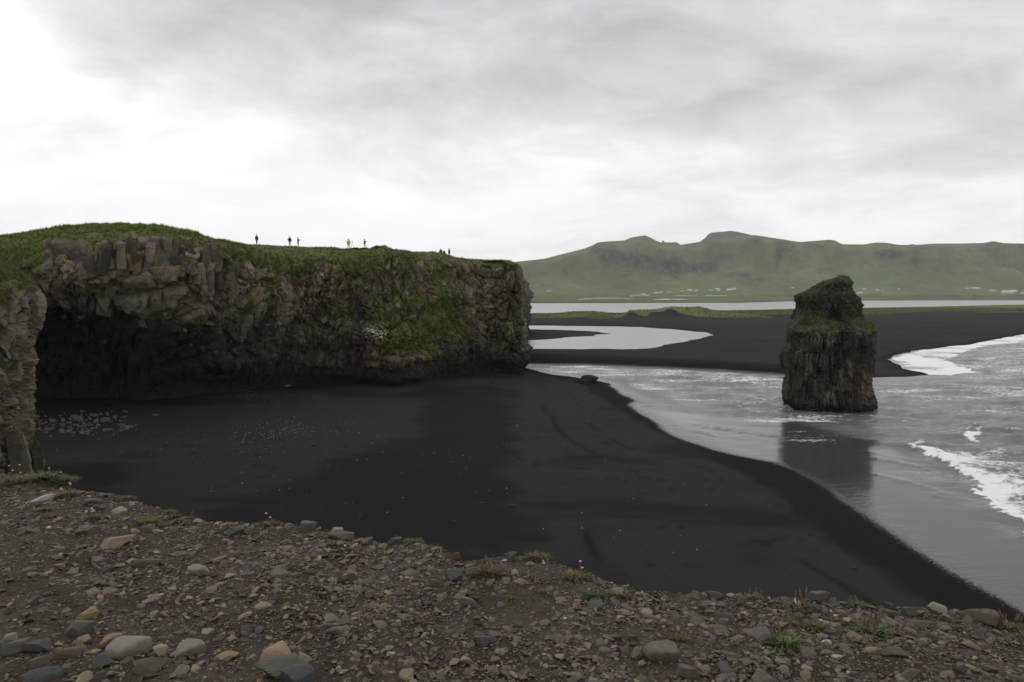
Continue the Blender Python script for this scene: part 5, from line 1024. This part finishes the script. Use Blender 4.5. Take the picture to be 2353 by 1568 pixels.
# ------------------------------------------------------------------ people on the headland
def cloth(name, c): return flat_mat(name, c, .85, .15, 8)
M_SKIN = cloth('skin', (.45, .28, .20)); M_DARK = cloth('dark_cloth', (.018, .018, .028)); M_NAVY = cloth('navy_cloth', (.03, .032, .06)); M_YEL = cloth('yellow_jacket', (.50, .56, .03)); M_GREYC = cloth('grey_cloth', (.16, .15, .15)); M_KHAKI = cloth('khaki_cloth', (.30, .26, .19)); M_HAIR = cloth('dark_hair', (.03, .02, .015)); M_ORG = cloth('orange_cap', (.65, .13, .05)); M_BLACK = cloth('black_plastic', (.02, .02, .02))
SK = dict(hip=(0, 0, .93), waist=(0, 0, 1.10), chest=(0, 0, 1.32), neck=(0, 0, 1.47), chin=(0, .015, 1.54), head=(0, .02, 1.62), crown=(0, .0, 1.70),
          hl=(-.09, 0, .88), kl=(-.11, .02, .48), al=(-.11, 0, .08), tl=(-.12, .15, .035), hr=(.09, 0, .88), kr=(.11, .02, .48), ar=(.11, 0, .08), tr=(.12, .15, .035),
          sl=(-.17, 0, 1.40), el=(-.26, -.01, 1.13), wl=(-.25, .10, .90), fl=(-.24, .14, .82), sr=(.17, 0, 1.40), er=(.26, -.01, 1.13), wr=(.25, .10, .90), fr=(.24, .14, .82))
SR = dict(hip=.13, waist=.125, chest=.17, neck=.055, chin=.075, head=.095, crown=.06, hl=.095, kl=.062, al=.045, tl=.035, hr=.095, kr=.062, ar=.045, tr=.035, sl=.088, el=.058, wl=.036, fl=.03, sr=.088, er=.058, wr=.036, fr=.03)
SE = [('hip', 'waist'), ('waist', 'chest'), ('chest', 'neck'), ('neck', 'chin'), ('chin', 'head'), ('head', 'crown'), ('hip', 'hl'), ('hl', 'kl'), ('kl', 'al'), ('al', 'tl'), ('hip', 'hr'), ('hr', 'kr'), ('kr', 'ar'), ('ar', 'tr'), ('chest', 'sl'), ('sl', 'el'), ('el', 'wl'), ('wl', 'fl'), ('chest', 'sr'), ('sr', 'er'), ('er', 'wr'), ('wr', 'fr')]
def skin_part(name, pose, keys_, grow, mat, parent, root):
    bm = bmesh.new(); ly = bm.verts.layers.skin.verify(); vs = {}
    for k in keys_:
        v = bm.verts.new(pose[k]); rr_ = SR[k] + grow; v[ly].radius = (rr_, rr_ * .9); v[ly].use_root = (k == root); vs[k] = v
    for a, b in SE:
        if a in vs and b in vs: bm.edges.new((vs[a], vs[b]))
    me = bpy.data.meshes.new(name); bm.to_mesh(me); bm.free(); me.materials.append(mat); o = bpy.data.objects.new(name, me); COL.objects.link(o); o.parent = parent
    o.modifiers.new('skin', 'SKIN'); s_ = o.modifiers.new('smooth', 'SUBSURF'); s_.levels = s_.render_levels = 2; return o
def person(loc, face, jacket, trousers, label, height=1.74, raise_arm=False, hat=None, stride=.0, hood=False, pack=False, bare=False):
    o = empty('person', loc, face); o.scale = (height / 1.76,) * 3; pose = dict(SK)
    if stride:
        for k, s_ in (('kl', .5), ('al', 1), ('tl', 1)): q = pose[k]; pose[k] = (q[0], q[1] + stride * s_, q[2])
        for k, s_ in (('kr', .3), ('ar', 1), ('tr', 1)): q = pose[k]; pose[k] = (q[0], q[1] - stride * s_, q[2])
    if raise_arm:
        pose.update(er=(.22, .12, 1.18), wr=(.12, .36, 1.36), fr=(.08, .44, 1.40), el=(-.22, .12, 1.17), wl=(-.06, .34, 1.34), fl=(0, .42, 1.40))
    skin_part('body', pose, list(SK), 0, M_SKIN, o, 'hip')
    skin_part('trousers', pose, ['hip', 'hl', 'kl', 'hr', 'kr'] + ([] if bare else ['al', 'ar']), .014, trousers, o, 'hip')
    skin_part('jacket', pose, ['hip', 'waist', 'chest', 'sl', 'el', 'wl', 'sr', 'er', 'wr'], .05, jacket, o, 'waist')
    D, FF = ICO[3]; hm = D * np.array([.108, .125, .115]); hm[:, 2] = np.where(hm[:, 2] < -.02, -.02 + (hm[:, 2] + .02) * (.9 if hood else .2), hm[:, 2])
    mk('hood' if hood else 'hair', hm + np.array([0, -.012, 1.655]), FF, hat or (jacket if hood else M_HAIR), o, smooth=True)
    for s_ in (-1, 1):
        V, F = stone(2, 77, 6, .2, (1, 1, 1)); ft = 'l' if s_ < 0 else 'r'; q = pose['a' + ft]; mk('shoe', V * np.array([.055, .15, .05]) + np.array([q[0], q[1] + .07, .045]), F, M_BLACK, o, smooth=True)
    if pack:
        V, F = stone(3, 78, 6, .12, (1, 1, 1)); mk('backpack', V * np.array([.17, .11, .26]) + np.array([0, -.24, 1.22]), F, M_DARK, o, smooth=True)
    tag(o, label, 'person', 'people on the headland'); return o
def top_at(x, Y):
    xx = (x - CX) / FPX * Y * 1.0; h = BV_H.ray_cast(Vector((xx, Y, 60)), Vector((0, 0, -1))); return h[0]
def stand(x, y, Ymin=100, Ymax=150):
    """the spot on the turf whose foot is seen at pixel (x, y) or just behind the skyline"""
    h = hit(BV_H, x, y, 14, .5); return h
for (x, yf, ht, face, jk, tr, lab, kw) in (
    (590, 557.5, 1.72, -.5, M_NAVY, M_DARK, 'person in a dark hooded jacket walking on the cliff top at left', dict(hood=True, stride=.1)),
    (666, 566, 1.85, -.4, M_DARK, M_KHAKI, 'person in a long dark jacket and bare legs standing left of the pair', dict(stride=.06, bare=True, pack=True)),
    (685, 566, 1.70, -1.35, M_GREYC, M_NAVY, 'person in a grey vest holding a phone up on the cliff top', dict(raise_arm=True)),
    (801, 571.5, 1.76, .2, M_YEL, M_DARK, 'person in a bright yellow jacket on the cliff top', dict(pack=False)),
    (838, 571, 1.62, -1.2, M_DARK, M_DARK, 'person in dark clothes raising a camera right of the yellow jacket', dict(raise_arm=True, hood=True))):
    h = stand(x, yf)
    if h is None: continue
    person(h - Vector((0, 0, .03)), face, jk, tr, lab, ht, **kw)
for (x, yh, ht, hat, jk, lab) in ((1013, 571.5, 1.75, None, M_DARK, 'dark-haired person half hidden behind the crest at right'), (1020.5, 574.5, 1.50, M_ORG, M_DARK, 'shorter person in an orange cap behind the crest'), (1032, 570.5, 1.78, M_ORG, M_DARK, 'person in dark jacket and orange cap at the right end of the crest')):
    best = None
    for Y in np.arange(128, 158, .5):
        p = PY(x, yh, Y); h = BV_H.ray_cast(Vector((p[0], Y, 60)), Vector((0, 0, -1)))[0]
        if h is not None:
            e = abs(h.z + ht - p[2])
            if best is None or e < best[0]: best = (e, h)
    if best: person(best[1] - Vector((0, 0, .03)), rb.uniform(-2, 2), jk, M_DARK, lab, ht, hat=hat, hood=hat is not None)
# camera tripod beside the yellow jacket
h = stand(809.5, 571)
if h is not None:
    o = empty('camera_tripod', h)
    for k in range(3):
        a = k * 2.09 + .4; top = np.array([0, 0, 1.15]); bot = np.array([.38 * math.cos(a), .38 * math.sin(a), 0]); an = np.arange(5) * 1.2566; rng_ = np.stack([np.cos(an), np.sin(an), 0 * an], -1) * .018
        mk('leg', np.concatenate([bot + rng_, top + rng_]), grid_faces(2, 5, True), M_BLACK, o)
    V, F = stone(2, 79, 6, .1, (1, 1, 1)); mk('camera', V * np.array([.11, .09, .09]) + np.array([0, 0, 1.25]), F, M_BLACK, o)
    tag(o, 'camera on a black tripod beside the yellow jacket', 'tripod')
# thin wire fence along the cliff top
posts = []
for x in (640, 669, 716, 763, 799, 850, 905):
    for Y in np.arange(150, 126, -2):
        h = BV_H.ray_cast(Vector(((x - CX) / FPX * Y, Y, 60)), Vector((0, 0, -1)))[0]
        if h is not None: posts.append(h); break
if len(posts) > 2:
    o = empty('wire_fence', posts[0]); M_POST = flat_mat('fence_post', (.20, .19, .17))
    an = np.arange(6) * math.pi / 3
    for h in posts:
        b = np.array(h - posts[0]); mk('post', np.concatenate([b + np.stack([np.cos(an), np.sin(an), 0 * an], -1) * .035 + np.array([0, 0, z]) for z in (-.2, 1.05, 1.1)]), grid_faces(3, 6, True), M_POST, o)
    for z in (.45, .75, 1.0):
        for a, b in zip(posts[:-1], posts[1:]):
            A = np.array(a - posts[0]) + [0, 0, z]; Bq = np.array(b - posts[0]) + [0, 0, z]; q = np.array([(0, 0, .005), (0, .005, -.004), (0, -.005, -.004)])
            mk('wire', np.concatenate([A + q, Bq + q]), grid_faces(2, 3, True), M_POST, o)
    tag(o, 'thin wire fence on posts along the headland top', 'fence')

# ------------------------------------------------------------------ farms on the plain
M_WALL = flat_mat('white_wall', (.55, .55, .53), .8, .08, .3); M_ROOFW = flat_mat('pale_roof', (.48, .49, .50), .6, .1, .3); M_ROOFR = flat_mat('red_roof', (.36, .10, .07), .7, .15, .3); M_ROOFG = flat_mat('grey_roof', (.22, .23, .24), .7, .15, .3); M_WIN = flat_mat('dark_window', (.05, .055, .06), .4, .1, .3)
def plain_hit(x, y):
    a = hit(BV_G, x, y, 14, .5); b = hit(BV_HL, x, y, 1)
    if b is not None and (a is None or b.y < a.y): return b
    return a
def house(x, y, w, hh, roof, label, kind='farmhouse'):
    h = plain_hit(x, y + hh * .5)
    if h is None: return
    W = w / FPX * h.y; H = max(hh / FPX * h.y, 4.0); Dp = min(max(W * .45, 6), 11); rh = H * .42; wh = H - rh; o = empty(kind, (h.x, h.y, h.z - .3), .12 * math.sin(x))
    def box(name, x0, x1, y0, y1, z0, z1, mat, par):
        v = np.array([(a, b, c) for c in (z0, z1) for b in (y0, y1) for a in (x0, x1)]); f = np.array([(0, 2, 3, 1), (4, 5, 7, 6), (0, 1, 5, 4), (2, 6, 7, 3), (0, 4, 6, 2), (1, 3, 7, 5)]); return mk(name, v, f, mat, par)
    box('wall', -W / 2, W / 2, 0, Dp, 0, wh, M_WALL, o); e = .35
    v = np.array([(-W / 2 - e, -e, wh), (W / 2 + e, -e, wh), (W / 2 + e, Dp + e, wh), (-W / 2 - e, Dp + e, wh), (-W / 2 - e, Dp / 2, wh + rh), (W / 2 + e, Dp / 2, wh + rh)]); f = np.array([(0, 1, 5, 4), (2, 3, 4, 5), (0, 4, 3, 3), (1, 2, 5, 5), (0, 3, 2, 1)])
    me = bpy.data.meshes.new('roof'); me.from_pydata([tuple(p) for p in v], [], [(0, 1, 5, 4), (2, 3, 4, 5), (0, 4, 3), (1, 2, 5), (0, 3, 2, 1)]); me.materials.append(roof); r_ = bpy.data.objects.new('roof', me); COL.objects.link(r_); r_.parent = o
    for k in range(max(1, int(W // 7))):
        cx = -W / 2 + W * (k + .5) / max(1, int(W // 7)); box('window', cx - .6, cx + .6, -.06, .02, wh * .35, wh * .75, M_WIN, o)
    tag(o, label, 'house', 'farm buildings on the plain'); return o
Z4 = lambda zx, zy: (1167 + .264 * zx, 640 + .264 * zy); Z5 = lambda zx, zy: (1741 + .26 * zx, 640 + .26 * zy)
for (A, sc, zx, zy, w, hh, rf, lab) in (
    (Z4, .264, 1088, 150, 34, 15, M_ROOFG, 'grey barn at the left end of the nearest farm'), (Z4, .264, 1135, 146, 46, 18, M_ROOFR, 'red-roofed white farmhouse left in the nearest farm'), (Z4, .264, 1185, 141, 38, 16, M_ROOFW, 'pale shed in the middle of the nearest farm'), (Z4, .264, 1218, 144, 38, 20, M_ROOFR, 'red-roofed white farmhouse right in the nearest farm'),
    (Z4, .264, 347, 110, 16, 10, M_ROOFW, 'tiny white house alone near the headland, left of two'), (Z4, .264, 366, 111, 12, 8, M_ROOFW, 'tiny white house alone near the headland, right of two'), (Z4, .264, 1297, 125, 38, 12, M_ROOFW, 'low white shed just right of the nearest farm'), (Z4, .264, 1337, 120, 30, 12, M_ROOFW, 'white house just right of the low white shed'), (Z4, .264, 1392, 120, 22, 12, M_ROOFG, 'small grey house between two farm groups'), (Z4, .264, 1415, 116, 18, 10, M_ROOFG, 'tiny grey shed between two farm groups'),
    (Z4, .264, 1525, 110, 42, 10, M_ROOFG, 'long grey barn left in the second farm group'), (Z4, .264, 1587, 103, 42, 16, M_ROOFW, 'white barn in the middle of the second farm group'), (Z4, .264, 1640, 105, 32, 12, M_ROOFW, 'white shed right in the second farm group'), (Z4, .264, 1772, 101, 38, 16, M_ROOFR, 'red and white house left in the third farm group'), (Z4, .264, 1828, 92, 42, 14, M_ROOFW, 'pale house at the back of the third farm group'), (Z4, .264, 1834, 106, 26, 10, M_ROOFW, 'small white shed in front of the third farm group'), (Z4, .264, 1932, 98, 50, 16, M_ROOFW, 'white barn right in the third farm group'), (Z4, .264, 1975, 90, 24, 16, M_ROOFW, 'tall white house at the right end of the third farm group'),
    (Z5, .26, 312, 85, 22, 8, M_ROOFW, 'lone white house left of the sea stack top'), (Z5, .26, 908, 127, 44, 13, M_ROOFW, 'low white building just right of the sea stack'), (Z5, .26, 945, 93, 30, 12, M_ROOFW, 'white house above the low white building by the stack'), (Z5, .26, 1066, 98, 26, 24, M_ROOFR, 'tall red-roofed white church-like house'), (Z5, .26, 1106, 108, 20, 12, M_ROOFR, 'small red shed beside the church-like house'), (Z5, .26, 1255, 95, 12, 7, M_ROOFW, 'tiny far white house in the middle of the right plain'), (Z5, .26, 1860, 88, 22, 12, M_ROOFW, 'small white house left of the long pale barn'), (Z5, .26, 1930, 86, 68, 14, M_ROOFW, 'long pale barn on the right plain'), (Z5, .26, 2075, 106, 48, 14, M_ROOFW, 'white farmhouse with dark trees on the right plain'), (Z5, .26, 2105, 103, 20, 12, M_ROOFR, 'red shed beside the white farmhouse on the right plain'), (Z5, .26, 2215, 120, 90, 26, M_ROOFW, 'largest long white farm building at right'), (Z5, .26, 2270, 112, 50, 20, M_ROOFW, 'white hall joined behind the largest farm building'), (Z5, .26, 2345, 131, 24, 12, M_ROOFW, 'white house cut by the right edge of the photo')):
    x, y = A(zx, zy); house(x, y, w * sc, hh * sc, rf, lab)
M_TRACK = flat_mat('pale_water', (.30, .32, .32), .35, .1, .02)
def strip(name, top, bot, label, lift=.6):
    V = []
    for (xa, ya), (xb, yb) in zip(top, bot):
        for (x, y) in ((xa, ya), (xb, yb)):
            h = plain_hit(x, y); V.append((h.x, h.y, h.z + lift))
    tag(mk(name, np.array(V), np.array([(2 * k, 2 * k + 1, 2 * k + 3, 2 * k + 2) for k in range(len(top) - 1)]), M_TRACK), label, kind='structure')
strip('pond', [(1327, 689.5), (1345, 686.6), (1380, 685.3), (1420, 685.2), (1455, 687)], [(1327, 690.3), (1345, 688.2), (1380, 687.0), (1420, 686.8), (1455, 688)], 'long curved pale pond on the plain')
strip('pond', [(1503, 689), (1520, 687.4), (1545, 687), (1580, 688.5)], [(1503, 690), (1520, 690.2), (1545, 690), (1580, 689.6)], 'flat pale pond on the plain right of the long one')
strip('track', [(1553, 679.6), (1604, 679.8)], [(1553, 681), (1604, 681)], 'pale straight track beside the nearest farm')
strip('track', [(1622, 679.6), (1671, 679.8)], [(1622, 681), (1671, 681)], 'pale straight track further right on the plain')
